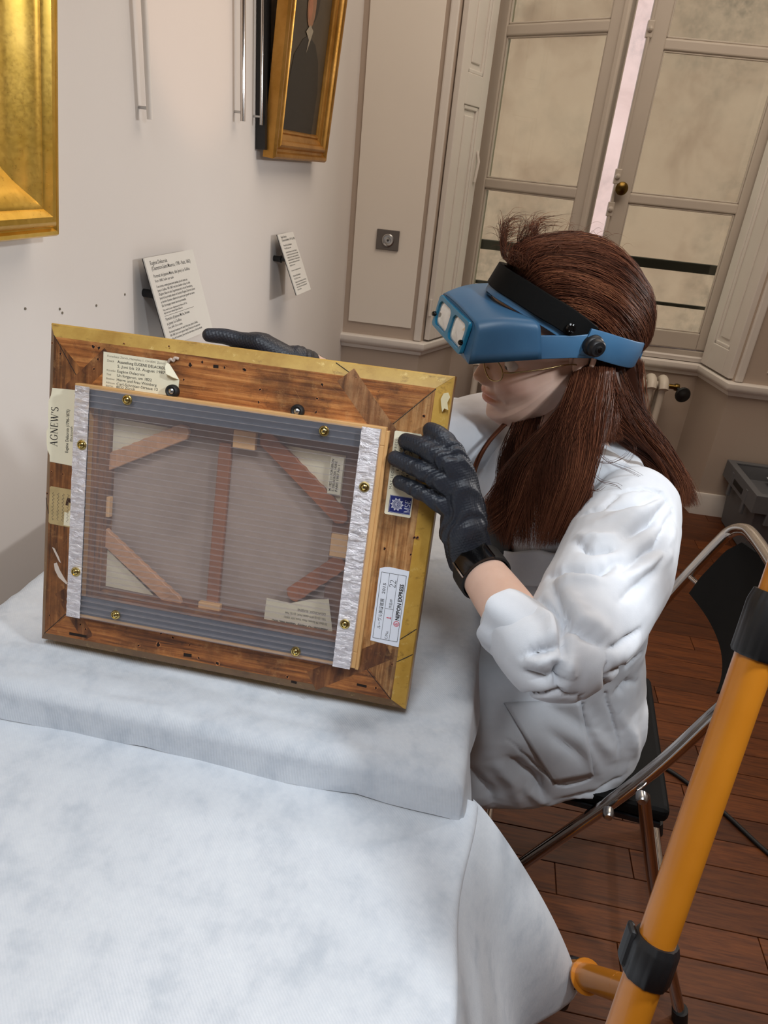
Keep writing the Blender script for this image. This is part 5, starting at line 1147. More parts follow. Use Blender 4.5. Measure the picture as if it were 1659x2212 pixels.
# trousers and shoes under the table
TRS = plain('dark_trousers', S(34, 36, 42), .85, var=.08)
for h, k, a in ((HPL, KNL, ANL), (HPR, KNR, ANR)):
    m = MB(); chain(m, [h + V(-.1, 0, 0), (h + k) / 2, k], [.080, .078, .064]); chain(m, [k, k * .6 + a * .4 + V(.01, 0, 0), a + V(0, 0, .03)], [.062, .060, .050]); v_, f_ = remesh(m, .008, 4); put('trouser_leg', v_, f_, TRS, pe, smooth=170)
    m = MB(); chain(m, [a + V(.018, 0, -.035), a + V(-.06, 0, -.045), a + V(-.135, 0, -.056)], [.044, .041, .028]); m.box(a + V(.05, -.036, -.085), V(-.20, 0, 0), V(0, .072, 0), V(0, 0, .018)); v_, f_ = remesh(m, .006, 4); put('shoe', v_, f_, MT['black_leather'], pe, smooth=170)
# ------------------------------------------------------------------ hair
HC_ = V(-.030, 0, .030)
CAPS = np.array([(-180, .1114), (-160, .1160), (-140, .104), (-110, .09), (-60, .09), (0, .10), (30, .124), (43, .1310), (52, .1370), (60, .1340), (68, .1250), (78, .1170), (90, .1125), (105, .1080), (133, .1010), (150, .1030), (165, .1080), (180, .1114)])
def capr(D, k=1.0):
    psi = np.degrees(np.arctan2(D[..., 2], D[..., 0])); rs = np.interp(psi, CAPS[:, 0], CAPS[:, 1]); sy = np.abs(D[..., 1])
    return k / np.sqrt((1 - sy ** 2) / rs ** 2 + sy ** 2 / .0885 ** 2)
def hair_mat():
    t = NT('brown_hair'); at = t.n.new('ShaderNodeVertexColor'); at.layer_name = 'tint'
    sp = t.n.new('ShaderNodeSeparateColor'); t.l.new(at.outputs[0], sp.inputs[0])
    c = t.ramp(sp.outputs[0], [(0, S(28, 15, 11)), (.42, S(66, 37, 27)), (.75, S(104, 62, 44)), (1, S(156, 106, 72))]); t.col(c)
    t.p(Roughness=.42); t.b.inputs['Specular IOR Level'].default_value = .28; t.b.inputs['Specular Tint'].default_value = S(214, 150, 116); return t.m
MT['hair'] = hair_mat()
HAIR = thing_part = None
RNG = np.random.default_rng(11)
def strands(name, P, r0, tone, par, m=None):
    """P: (n, k, 3) strand points in world space -> one mesh of thin tapering three-sided tubes"""
    n, k, _ = P.shape; T = np.gradient(P, axis=1); T /= np.maximum(np.linalg.norm(T, axis=2, keepdims=True), 1e-9)
    ref = np.broadcast_to(nrm(V(.3, .9, .25)), T.shape); A = np.cross(T, ref); A /= np.maximum(np.linalg.norm(A, axis=2, keepdims=True), 1e-6); B = np.cross(T, A)
    tp = np.interp(np.linspace(0, 1, k), [0, .06, .7, 1], [.55, 1, .85, .22]); R = (np.atleast_1d(r0)[:, None] * tp[None, :])[..., None]
    ring = np.stack([P + R * (A * cos(a) + B * sin(a)) for a in (0, 2.094, 4.189)], axis=2)          # n,k,3,3
    verts = ring.reshape(-1, 3); base = (np.arange(n)[:, None, None] * k + np.arange(k - 1)[None, :, None]) * 3; s = np.arange(3)[None, None, :]
    a = base + s; b = base + (s + 1) % 3; q = np.stack([a, b, b + 3, a + 3], -1).reshape(-1, 4)
    me = bpy.data.meshes.new(name); org = WLOC[par]; me.vertices.add(len(verts)); me.vertices.foreach_set('co', (verts - org).astype(np.float32).ravel())
    me.loops.add(q.size); me.loops.foreach_set('vertex_index', q.ravel().astype(np.int32)); me.polygons.add(len(q)); me.polygons.foreach_set('loop_start', np.arange(0, q.size, 4, dtype=np.int32))
    me.polygons.foreach_set('use_smooth', np.ones(len(q), bool)); me.update(calc_edges=True); me.validate()
    ca = me.color_attributes.new('tint', 'FLOAT_COLOR', 'POINT'); tn = np.repeat(np.clip(tone, 0, .80), k * 3); ca.data.foreach_set('color', np.stack([tn, tn, tn, np.ones_like(tn)], -1).astype(np.float32).ravel())
    me.materials.append(m or MT['hair']); o = bpy.data.objects.new(name, me); COL.objects.link(o); o.parent = par; WLOC[o] = org; o['kind'] = 'stuff'; return o
# under-layer so that no scalp shows between strands
n1, n2 = 72, 44; D = []; 
for j in range(n2):
    e = radians(-38 + 128 * j / (n2 - 1))
    for i in range(n1): a = 2 * pi * i / n1; D.append((cos(e) * cos(a), cos(e) * sin(a), sin(e)))
D = np.array(D); Q = HC_ + D * capr(D, .955)[:, None]
def band_ok(q): return q[..., 2] > .052 + .75 * q[..., 0] + .25 * np.maximum(0, q[..., 0])   # behind / above the head band
keep = band_ok(Q); Q[~keep] = HC_ + D[~keep] * np.minimum(capr(D[~keep], .955), .094)[:, None] * .80
hw_ = hdv(Q); hf_ = [(j * n1 + i, j * n1 + (i + 1) % n1, (j + 1) * n1 + (i + 1) % n1, (j + 1) * n1 + i) for j in range(n2 - 1) for i in range(n1)] + [tuple(range((n2 - 1) * n1, n2 * n1))]
hair = put('hair', hw_, hf_, MT['hair'], pe, smooth=170, label='long straight brown hair'); WLOC[hair] = WLOC[pe]
ca = hair.data.color_attributes.new('tint', 'FLOAT_COLOR', 'POINT'); ca.data.foreach_set('color', np.tile([.12, .12, .12, 1.], len(hw_)).ravel())
# combed-back strands over the crown
N, K = 8200, 13
az_ = RNG.uniform(-1, 1, N) * pi; start_s = RNG.uniform(0, .55, N) ** 1.2
side = np.sign(np.sin(az_)); lat = RNG.uniform(0, 1, N)                     # 0 = along the parting, 1 = lowest at the temple
# front root on the band line for each lateral position, sweeping to the strap line at the back
fx = np.interp(lat, [0, .35, .7, 1], [.070, .060, .036, .004]); fy = np.interp(lat, [0, .35, .7, 1], [.0, .038, .068, .086]) * side; fz = np.interp(lat, [0, .35, .7, 1], [.126, .120, .098, .066])
bx_ = np.interp(lat, [0, .35, .7, 1], [-.132, -.118, -.085, -.045]); by_ = np.interp(lat, [0, .35, .7, 1], [.012, .045, .074, .087]) * side; bz_ = np.interp(lat, [0, .35, .7, 1], [-.020, -.020, -.004, .010])
F0 = np.stack([fx, fy, fz], -1) - HC_; B0 = np.stack([bx_, by_, bz_], -1) - HC_
F0 += RNG.normal(0, .004, F0.shape); B0 += RNG.normal(0, .006, B0.shape)
mid = np.stack([np.full(N, -.02), np.interp(lat, [0, .35, .7, 1], [.004, .055, .086, .092]) * side, np.interp(lat, [0, .35, .7, 1], [.142, .126, .094, .050])], -1) - HC_ + RNG.normal(0, .004, (N, 3))
t = np.linspace(0, 1, K)[None, :, None]; tt = start_s[:, None, None] + (1 - start_s[:, None, None]) * t
P = F0[:, None] * (1 - tt) ** 2 + 2 * mid[:, None] * 1.35 * tt * (1 - tt) + B0[:, None] * tt ** 2
Dn = P / np.linalg.norm(P, axis=2, keepdims=True); rad = capr(Dn) * (1 + RNG.normal(0, .010, N))[:, None] - .004 * np.exp(-((tt[..., 0] - start_s[:, None]) / .03) ** 2) + .0035 * np.sin(lat * 60 + side)[:, None] * np.sin(pi * tt[..., 0]) - .004
wv_ = .0016 * np.sin(tt[..., 0] * RNG.uniform(4, 11, N)[:, None] + RNG.uniform(0, 6, N)[:, None])
P = HC_ + Dn * (rad + wv_)[..., None]
tone = .40 + .24 * np.sin(lat * 43 + side * 2) + RNG.normal(0, .16, N) + .14 * (lat > .2)
strands('hair_strands', hdv(P), np.full(N, .00030), tone, hair)
# tuft and fly-aways pushed up in front of the crown
N, K = 620, 12; s = RNG.uniform(0, 1, N); y0 = RNG.uniform(-.060, .030, N)
F0 = np.stack([.068 - .9 * (y0 + .01) ** 2 * 8 - .05 * s * (s > .45), y0, .122 + .014 * s * (s > .45)], -1); h = np.where(y0 < -.02, RNG.uniform(.020, .052, N), RNG.uniform(.006, .024, N)) * (1 - .6 * s)
t = np.linspace(0, 1, K)[None, :]; curl = RNG.normal(0, .012, (N, 3)); ln = RNG.uniform(.012, .040, N)
P = F0[:, None] + np.stack([-.004 + (.010 - ln[:, None]) * t ** 2 + curl[:, None, 0] * t ** 2, curl[:, None, 1] * t ** 1.6 + .006 * np.sin(t * 5 + s[:, None] * 9), h[:, None] * np.sin(t * 1.9)], -1)
strands('flyaway_strands', hdv(P), np.full(N, .00030), .55 + RNG.normal(0, .2, N), hair)
N = 70; s = RNG.uniform(-.08, .05, N); F0 = np.stack([s, RNG.uniform(-.05, .03, N), np.interp(s, [-.1, -.03, .05], [.098, .138, .144])], -1); t = np.linspace(0, 1, K)[None, :]
P = F0[:, None] + np.stack([RNG.normal(-.010, .016, N)[:, None] * t, RNG.normal(0, .012, N)[:, None] * t ** 2, RNG.uniform(.004, .016, N)[:, None] * np.sin(t * 2.6)], -1)
strands('flyaway_strands', hdv(P), np.full(N, .00018), .6 + RNG.normal(0, .15, N), hair)
# hanging locks: guide lines (px, py, depth, spread)
def lock(guides, n, seed, world=False, r=.00029, tone0=.4, ends=.25, wave=.0065, k=15, flat=1.0, jit=.10):
    n = int(n * 1.75); rg = np.random.default_rng(seed); G = [np.array([np.append(V(a, b, c) if world else pt(a, b, c), w) for a, b, c, w in g]) for g in guides]
    C = []
    for g in G:
        s = np.linspace(0, len(g) - 1, k); cm_ = np.array(catmull(list(g), 12)); C.append(np.stack([np.interp(np.linspace(0, 1, k), np.linspace(0, 1, len(cm_)), cm_[:, i]) for i in range(4)], -1))
    C = np.array(C); m = len(G); u = rg.uniform(0, m - 1, n); i = np.minimum(u.astype(int), m - 2) if m > 1 else np.zeros(n, int); w = (u - i)[:, None, None] if m > 1 else 0
    B = C[i] * (1 - w) + C[i + 1] * w if m > 1 else C[i]
    P = B[..., :3].copy(); sp = B[..., 3]
    ang = rg.uniform(0, 2 * pi, n); rr = np.sqrt(rg.uniform(0, 1, n)); clump = rg.integers(0, max(6, n // 26), n); ca_ = np.random.default_rng(seed + 5).uniform(0, 2 * pi, 4000)[clump]; cr_ = np.sqrt(np.random.default_rng(seed + 6).uniform(0, 1, 4000))[clump]
    t = np.linspace(0, 1, k)[None, :]; mixc = np.clip(t * 1.6, 0, .88)
    ox = (rr * np.cos(ang))[:, None] * (1 - mixc) + (cr_ * np.cos(ca_))[:, None] * mixc + (rg.normal(0, jit, n))[:, None] * t; oz = (rr * np.sin(ang))[:, None] * (1 - mixc) + (cr_ * np.sin(ca_))[:, None] * mixc
    P += sp[..., None] * (ox[..., None] * CRT + flat * .55 * oz[..., None] * CF)
    ph = ca_[:, None] * 2 + rg.normal(0, .35, n)[:, None]; P += (wave * np.sin(t * 7.5 + ph) * t)[..., None] * CRT + (wave * .7 * np.cos(t * 6 + ph * 1.7) * t)[..., None] * CF
    cut = 1 - ends * rg.uniform(0, 1, n) ** 1.5
    idx = cut[:, None] * np.linspace(0, 1, k)[None, :] * (k - 1); i0 = np.minimum(idx.astype(int), k - 2); f_ = (idx - i0)[..., None]; rows = np.arange(n)[:, None]
    P = P[rows, i0] * (1 - f_) + P[rows, i0 + 1] * f_
    tone = tone0 + .12 + .24 * np.sin(ca_ * 3) + rg.normal(0, .12, n); return P, np.full(n, r), tone
LK = [
 # behind the shoulder
 dict(guides=[[(1300, 790, .93, .022), (1322, 850, .95, .026), (1362, 915, .965, .022), (1412, 985, .985, .024), (1458, 1050, 1.0, .024), (1474, 1100, 1.0, .020)], [(1325, 785, .95, .018), (1340, 840, .97, .022), (1385, 900, .985, .018), (1435, 965, 1.0, .016), (1476, 1035, 1.01, .018), (1486, 1092, 1.01, .016)]], n=900, seed=3, tone0=.42, ends=.10),
 dict(guides=[[(1285, 785, .91, .024), (1296, 850, .895, .032), (1318, 905, .89, .030), (1362, 950, .905, .018), (1420, 1000, .94, .010), (1452, 1050, .955, .008)]], n=900, seed=4, tone0=.30, ends=.3),
 # in front of the near shoulder
 dict(guides=[[(1258, 800, .905, .014), (1240, 860, .885, .020), (1212, 930, .868, .024), (1190, 1010, .858, .028), (1172, 1090, .856, .030), (1158, 1190, .862, .024)], [(1285, 790, .90, .018), (1272, 860, .880, .024), (1250, 930, .862, .026), (1232, 1010, .850, .028), (1218, 1090, .846, .026), (1196, 1180, .852, .018)], [(1305, 790, .905, .016), (1300, 860, .882, .018), (1288, 920, .862, .018), (1270, 1000, .848, .018), (1256, 1080, .842, .016), (1222, 1172, .846, .010)]], n=2500, seed=5, tone0=.36, ends=.36),
 dict(guides=[[(1240, 850, .895, .010), (1205, 905, .880, .016), (1155, 965, .872, .022), (1118, 1030, .868, .026), (1098, 1100, .868, .026), (1088, 1165, .872, .020)], [(1245, 850, .895, .010), (1215, 920, .878, .016), (1172, 985, .868, .022), (1142, 1050, .864, .024), (1120, 1120, .866, .022), (1112, 1190, .870, .016)]], n=1250, seed=6, tone0=.30, ends=.36),
 dict(guides=[[(1225, 890, .888, .010), (1170, 960, .874, .016), (1110, 1030, .868, .020), (1075, 1075, .868, .016), (1058, 1098, .868, .010)], [(1215, 900, .888, .010), (1160, 985, .872, .016), (1105, 1080, .868, .018), (1074, 1140, .870, .016), (1058, 1160, .870, .010)]], n=520, seed=7, tone0=.46, ends=.3, jit=.25),
 dict(guides=[[(1262, 800, .905, .016), (1272, 860, .888, .022), (1282, 920, .872, .020), (1292, 965, .862, .012)], [(1290, 795, .91, .018), (1298, 850, .895, .024), (1312, 905, .882, .022), (1330, 950, .872, .012)]], n=1300, seed=14, tone0=.34, ends=.3),
 dict(world=True, guides=[[(*hd(-.098, -.06, -.025), .012), (.338, 1.045, 1.085, .020), (.380, 1.04, 1.0, .024), (.400, 1.03, .91, .018)], [(*hd(-.115, .0, -.035), .012), (.345, 1.0, 1.075, .020), (.388, .99, .99, .022), (.408, .985, .90, .016)], [(*hd(-.105, .045, -.030), .012), (.348, .955, 1.065, .020), (.385, .935, .99, .018), (.405, .93, .93, .012)]], n=800, seed=15, tone0=.34, ends=.15),
 # from the far side, past the neck
 dict(guides=[[(1150, 868, 1.0, .012), (1122, 915, .975, .016), (1108, 975, .95, .020), (1100, 1050, .92, .020), (1092, 1120, .90, .016)], [(1170, 870, .99, .012), (1148, 920, .965, .016), (1130, 990, .94, .018), (1120, 1060, .91, .018), (1112, 1130, .89, .014)]], n=800, seed=8, tone0=.20, ends=.2),
 dict(guides=[[(1130, 880, 1.0, .006), (1088, 920, .985, .006), (1050, 962, .965, .005), (1028, 1008, .95, .004), (1024, 1060, .945, .002)]], n=110, seed=9, tone0=.34, ends=.2, wave=.002),
]
um = MB()
chain(um, [pt(1282, 800, .928), pt(1274, 860, .906), pt(1262, 930, .888), pt(1236, 1010, .876), pt(1206, 1090, .872), pt(1180, 1140, .876)], [.020, .022, .020, .018, .014, .006], 12, 4)
chain(um, [pt(1262, 815, .922), pt(1228, 880, .902), pt(1180, 960, .888), pt(1140, 1050, .884), pt(1118, 1120, .886)], [.012, .014, .016, .014, .006], 12, 4)
chain(um, [pt(1300, 800, .930), pt(1310, 860, .912), pt(1326, 915, .900)], [.020, .020, .010], 12, 4)
chain(um, [hd(-.090, .030, -.030), V(.336, .975, 1.075), V(.372, .975, 1.0), V(.388, .975, .93)], [.020, .024, .018, .008], 12, 4)
o = um.put('hair_mass', MT['hair'], pe, smooth=170); ca = o.data.color_attributes.new('tint', 'FLOAT_COLOR', 'POINT'); ca.data.foreach_set('color', np.tile([.14, .14, .14, 1.], len(um.v)).ravel())
for i, kw in enumerate(LK):
    P, r, tn = lock(**kw); strands('hanging_lock', P, r, tn, hair)
# loose single hairs on the coat
rg = np.random.default_rng(21); PP_ = []
for g in ([(1250, 900, .86), (1300, 985, .845), (1370, 1020, .85), (1440, 1065, .87)], [(1240, 960, .85), (1290, 1035, .835), (1340, 1055, .83), (1372, 1105, .835)], [(1330, 930, .875), (1368, 960, .87), (1362, 985, .865), (1335, 1010, .86)], [(1265, 985, .85), (1310, 1000, .845), (1350, 985, .855), (1366, 960, .86)], [(1255, 1050, .838), (1285, 1058, .834), (1300, 1048, .836), (1306, 1040, .838)]):
    c = np.array(catmull([pt(*q) for q in g], 7))[:19]; c = np.array([np.interp(np.linspace(0, 1, 18), np.linspace(0, 1, len(c)), c[:, k]) for k in range(3)]).T
    for q in range(4): PP_.append(c + rg.normal(0, .0025, 3) * np.linspace(.2, 1, 18)[:, None])
strands('stray_hairs', np.array(PP_), np.full(len(PP_), .00026), np.full(len(PP_), .3), hair)

# ------------------------------------------------------------------ magnifying visor
VB = NT('blue_plastic'); vco = VB.co(); vn = VB.noise(vco, 900, 3); VB.col(VB.ramp(VB.noise(vco, 20, 3), [(.3, S(58, 98, 132)), (.7, S(64, 106, 140))])); VB.p(Roughness=.42); VB.bump(vn, .18, .0004); MT['visor'] = VB.m
TEAL = plain('teal_clear_plastic', S(34, 132, 172), .18, var=.05); TEAL.node_tree.nodes['Principled BSDF'].inputs['Transmission Weight'].default_value = .25
vs = thing('magnifier_visor', 'blue plastic magnifying visor with black head band worn by the woman', 'visor', hd(.07, 0, .06))
def vput(mb, name, mat, **k): mb.v = [tuple(hd(*p)) for p in mb.v]; return mb.put(name, mat, vs, **k)
# hood
SN = 15; rings = []; rc = .013
def hood_ring(s):
    """one cross-section of the hood, from the left lower edge over the top to the right lower edge"""
    zt = .0785 - .0055 * s + .004 * sin(pi * s); zb = .0335 - .0050 * s; yt = .0600 + .0185 * s ** .85; pts = []
    for y, z in [(yt + .009, zb), (yt + .0075, zb + .012), (yt + .005, zt - rc - .004)] + [(yt + .004 - rc + rc * cos(a), zt - rc + rc * sin(a)) for a in np.linspace(.12, pi / 2, 7)] + [(yt * q, zt + .0035 * (1 - q * q)) for q in (.62, .42, .2)]:
        pts.append((y, z))
    full = pts + [(0, zt + .0035)] + [(-y, z) for y, z in pts[::-1]]; out = []
    for y, z in full:
        xf = .1345 + .4 * max(0, (.0785 - z)) - .006 * (abs(y) / .07) ** 6; xb = .058 + .0255 * max(0, 1 - (y / .079) ** 2) * (1 if z > .066 else 0)
        out.append(V(xf + (xb - xf) * s, y, z))
    return out
rings = [hood_ring(s) for s in np.linspace(0, 1, SN)]
m = MB(); m.loft(rings, caps=False, closed=False); o = vput(m, 'hood', MT['visor'], smooth=50); sm = o.modifiers.new('t', 'SOLIDIFY'); sm.thickness = .0024; sm.offset = -1
# front wall: a bordered plate with an opening for the lens plate
ff = rings[0]; m = MB(); n_ = len(ff)
fro = [p + V(.0, 0, 0) for p in ff]; fx0 = lambda y, z: V(.1345 + .4 * (.0785 - z), y, z)
inn = [fx0(copysign(min(abs(p[1]), .049), p[1]), min(max(p[2], .0445), .0735)) for p in ff]
m.add(fro + inn, [(i, i + 1, n_ + i + 1, n_ + i) for i in range(n_ - 1)]); m.add([ff[0], ff[-1], inn[-1], inn[0]], [(0, 1, 2, 3)])
o = vput(m, 'front_wall', MT['visor'], smooth=40)
# side arms back to the pivots
for s in (1, -1):
    top = [(.070, .0725, .0560), (.0537, .0795, .0555), (.020, .0905, .0525), (-.0174, .0965, .0505), (-.024, .0965, .040)]; bot = [(.090, .0745, .0290), (.060, .0840, .0268), (.020, .0925, .0235), (-.0126, .0970, .0180), (-.022, .0970, .030)]
    m = MB(); m.add([V(x, s * y, z) for x, y, z in top] + [V(x, s * y, z) for x, y, z in bot], [(i, i + 1, 5 + i + 1, 5 + i) for i in range(4)]); o = vput(m, 'side_arm', MT['visor'], smooth=40); sm = o.modifiers.new('t', 'SOLIDIFY'); sm.thickness = .0032; sm.offset = 0; b = o.modifiers.new('b', 'BEVEL'); b.width = .0012; b.segments = 2
    m = MB(); m.lathe([(.0005, .020), (.0040, .0200), (.0046, .0175), (.0090, .0170), (.0108, .0150), (.0112, .0085), (.0128, .0070), (.0134, .0030), (.0134, 0)][::-1], V(-.0055, s * .0955, .0374), V(0, s, 0), 26); vput(m, 'pivot_knob', MT['black'], smooth=40)
    m = MB(); m.lathe([(.0032, .0180), (.0030, .0205), (.0008, .0210)], V(-.0055, s * .0955, .0374), V(0, s, 0), 14); vput(m, 'knob_screw', MT['black_gloss'], smooth=40)
# padded black band over the forehead and the blue carrier strip under it
def strip(path, wdir, w, th, name, mat, bev, n=5):
    P = catmull([V(*p) for p in path], n); W = catmull([V(*p) for p in wdir], n); rings = []
    for i, p in enumerate(P):
        tn = nrm(P[min(i + 1, len(P) - 1)] - P[max(i - 1, 0)]); wd = nrm(W[i] - tn * np.dot(W[i], tn)); no = nrm(np.cross(tn, wd))
        rings.append([p + wd * (w / 2) * a + no * (th / 2) * b for a, b in ((-1, -.4), (-.92, -1), (.92, -1), (1, -.4), (1, .4), (.92, 1), (0, 1.25), (-.92, 1), (-1, .4))])
    m = MB().loft(rings); return vput(m, name, mat, smooth=50)
hb_ = [(-.004, .0905, .046), (.010, .0880, .059), (.028, .0800, .074), (.047, .0660, .087), (.064, .0420, .099), (.0745, .0180, .1055)]
hw2 = [(-.55, 0, .8), (-.58, 0, .8), (-.60, 0, .8), (-.60, 0, .8), (-.60, 0, .8), (-.59, 0, .8)]
mir = lambda L: [(a, -b, c) for a, b, c in L[::-1]]
strip(hb_ + [(.077, 0, .107)] + mir(hb_), hw2 + [(-.58, 0, .8)] + hw2[::-1], .0295, .0085, 'pad', MT['black_leather'], .002)
h2 = [(.004, .0890, .036), (.020, .0850, .050), (.040, .0750, .066), (.060, .0580, .080), (.0760, .0340, .0905), (.0835, .0150, .0945)]
strip(h2 + [(.085, 0, .0955)] + mir(h2), hw2 + [(-.58, 0, .8)] + hw2[::-1], .0175, .0030, 'head_band', MT['visor'], .001)
b_ = [(.004, .0955, .043), (-.016, .0965, .034), (-.048, .0935, .0175), (-.078, .0790, .0005), (-.102, .0530, -.0135), (-.1150, .0250, -.0215)]
wz = [(-.1, 0, 1), (-.2, 0, 1), (-.30, 0, 1), (-.36, 0, 1), (-.42, 0, 1), (-.45, 0, 1)]
strip(b_ + [(-.1190, 0, -.0235)] + mir(b_), wz + [(-.45, 0, 1)] + wz[::-1], .0345, .0030, 'rear_strap', MT['visor'], .001)
for s in (1,):
    m = MB(); m.box(V(-.1215, .018, -.041), V(-.012, -.004, .032), V(.001, .010, 0), V(.002, 0, .002)); vput(m, 'strap_catch', MT['visor'], bevel=.001)
m = MB()
for yy, xx, zz in ((.0735, .0425, .0675), (.0735, .0390, .0745)): pass
m.lathe([(.006, 0), (.006, .003), (.004, .0042), (.0035, .0030)], V(.022, .0905, .0625), nrm(V(.35, .9, .2)), 16); vput(m, 'band_rivet', MT['black_gloss'], smooth=40)
# lens plate: teal frame, two lenses, two screws
PX, PZ = nrm(V(.4, 0, -1)), nrm(V(1, 0, .4))                         # down the plate / out of it
po = V(.1345 + .0026, 0, .0785) + PX * .0
def lp(y, d, e): return V(po[0], y, po[2]) + PX * d + PZ * e
def rr_outline(y0, y1, d0, d1, r, n=6):
    out = []
    for cy, cd, a0 in ((y1 - r, d1 - r, 0), (y0 + r, d1 - r, 90), (y0 + r, d0 + r, 180), (y1 - r, d0 + r, 270)):
        for k in range(n + 1): a = radians(a0 + 90 * k / n); out.append((cy + r * cos(a), cd + r * sin(a)))
    return out
outl = rr_outline(-.0565, .0565, -.001, .0415, .006, 5); ho = [rr_outline(.0045, .0500, .0050, .0365, .009, 5), rr_outline(-.0500, -.0045, .0050, .0365, .009, 5)]
bmv = bmesh.new()
def bedge(pts, e): 
    vs_ = [bmv.verts.new(hd(*lp(a, b, e))) for a, b in pts]; return [bmv.edges.new((vs_[i], vs_[(i + 1) % len(vs_)])) for i in range(len(vs_))]
eds = bedge(outl, .0) + bedge(ho[0], .0) + bedge(ho[1], .0)
bmesh.ops.triangle_fill(bmv, use_beauty=True, use_dissolve=False, edges=eds)
vv = [tuple(v.co) for v in bmv.verts]; bmv.verts.index_update(); ff_ = [tuple(v.index for v in f.verts) for f in bmv.faces]; bmv.free()
o = put('lens_frame', vv, ff_, TEAL, vs, smooth=None); sm = o.modifiers.new('t', 'SOLIDIFY'); sm.thickness = .0052; sm.offset = 0; bb = o.modifiers.new('b', 'BEVEL'); bb.width = .0009; bb.segments = 2
LG = plain('lens_painted_reflection', S(206, 200, 190), .08, var=.10, vscale=60); LG.node_tree.nodes['Principled BSDF'].inputs['Transmission Weight'].default_value = .35  # pale base colour stands in for the bright reflection in the lenses
for k, c in enumerate((.02725, -.02725)):
    q = rr_outline(c - .0222, c + .0222, .0054, .0361, .0085, 5); ctr = hd(*lp(c, .0208, .0024)); ring1 = [hd(*lp(a, b, -.0005)) for a, b in q]; ring2 = [hd(*lp(c + (a - c) * .6, .0208 + (b - .0208) * .6, .0018)) for a, b in q]; nn = len(q)
    put('lens', ring1 + ring2 + [ctr], [(i, (i + 1) % nn, nn + (i + 1) % nn, nn + i) for i in range(nn)] + [(nn + i, nn + (i + 1) % nn, 2 * nn) for i in range(nn)], LG, vs, smooth=170)
for y in (.0530, -.0530): m = MB(); m.lathe([(.0034, .0), (.0034, .004), (.0018, .0055), (.0004, .0057)], lp(y, .026, .0018), PZ, 16); vput(m, 'plate_screw', MT['black_gloss'], smooth=40)

# ------------------------------------------------------------------ wire spectacles under the visor
gl = thing('eyeglasses', 'thin gold wire spectacles under the blue visor', 'glasses', hd(.10, 0, 0))
GW = plain('gold_wire', S(176, 150, 104), .25, .9, var=.04)
for s in (1, -1):
    rim = [hd(.1045 + .006 * cos(a) * 0 - .010 * max(0, (abs(.032 + .024 * cos(a)) - .03) / .03), s * (.033 + .0225 * cos(a)), +.002 + .0168 * sin(a)) for a in np.linspace(0, 2 * pi, 40, endpoint=False)]
    MB().tube(rim, .0009, 8, closed=True).put('rim', GW, gl, smooth=60)
    MB().tube(catmull([hd(.0945, s * .0575, .004), hd(.085, s * .066, .006), hd(.050, s * .0735, .006), hd(.010, s * .077, .006), hd(-.010, s * .080, -.004)], 5), .0009, 8).put('temple', GW, gl, smooth=60)
    MB().tube(catmull([hd(.101, s * .010, -.006), hd(.096, s * .010, -.012), hd(.094, s * .011, -.018)], 4), .0009, 6).put('nose_pad', GW, gl, smooth=60)
MB().tube(catmull([hd(.1045, .009, .002), hd(.108, 0, .006), hd(.1045, -.009, .002)], 5), .0010, 8).put('bridge', GW, gl, smooth=60)
# ------------------------------------------------------------------ folding chair, tripod, crate, cable
def lerp(a, b, t): return np.array(a) * (1 - t) + np.array(b) * t
ch = thing('folding_chair', 'black folding chair with chrome tubes that the woman sits on', 'chair', (.45, 1.0, 0))
LC = nrm(V(.20, .98, 0)); FC = V(-LC[1], LC[0], 0)                 # chair's width (away from camera) and its front
c0 = V(.515, .80, 0)                                               # near rear corner of the seat on the floor plan
CWD = .385
def cc(f, w, z): return c0 + FC * f + LC * w + ZZ * z
# seat pad
sp = MB().box(cc(.0, .015, .430), FC * .36, LC * (CWD - .030), ZZ * .032); sp.put('seat', MT['black_leather'], ch, bevel=.012, bseg=3)
MB().box(cc(.01, .016, .420), FC * .34, LC * (CWD - .032), ZZ * .010).put('seat_plate', MT['black'], ch)
# main loop: front foot, up past the seat, over the back, down the other side
def main_side(w): return [cc(.338, w, .012), cc(.315, w, .06), cc(.215, w, .255), cc(.070, w, .522), cc(.0, w, .690), cc(-.038, w, .782)]
WN, WF = .0, CWD
a, b = main_side(WN), main_side(WF)
loop = a + [cc(-.052, WN + .004, .812), cc(-.062, WN + .030, .832), cc(-.068, WN + .07, .840), cc(-.076, CWD / 2, .842), cc(-.068, WF - .07, .840), cc(-.062, WF - .030, .832), cc(-.052, WF - .004, .812)] + b[::-1]
MB().tube(catmull(loop, 8), .0112, 16).put('main_tube', MT['chrome'], ch, smooth=60)
for w in (WN - .020, WF + .020):
    MB().tube(catmull([cc(.062, w, .515), cc(.0, w, .335), cc(-.048, w, .213), cc(-.118, w, .045), cc(-.130, w, .012)], 8), .0105, 14).put('rear_leg', MT['chrome'], ch, smooth=60)
    MB().tube([cc(-.124, w, .035), cc(-.133, w, .0)], .014, 14).put('rubber_foot', MT['rubber'], ch, smooth=60)
    for f_, z_ in ((.066, .518), (.105, .468)):
        MB().lathe([(.009, 0), (.009, .012), (.006, .016), (.001, .017)], cc(f_, w, z_), -LC if w < .1 else LC, 14).put('rivet', MT['steel'], ch, smooth=40)
for w in (WN, WF): MB().tube([cc(.333, w, .03), cc(.341, w, .0)], .0145, 14).put('rubber_foot', MT['rubber'], ch, smooth=60)
MB().tube([cc(-.10, -.02, .09), cc(-.10, CWD + .02, .09)], .008, 10).put('cross_bar', MT['chrome'], ch, smooth=60)
MB().tube([cc(.27, 0, .155), cc(.27, CWD, .155)], .008, 10).put('cross_bar', MT['chrome'], ch, smooth=60)
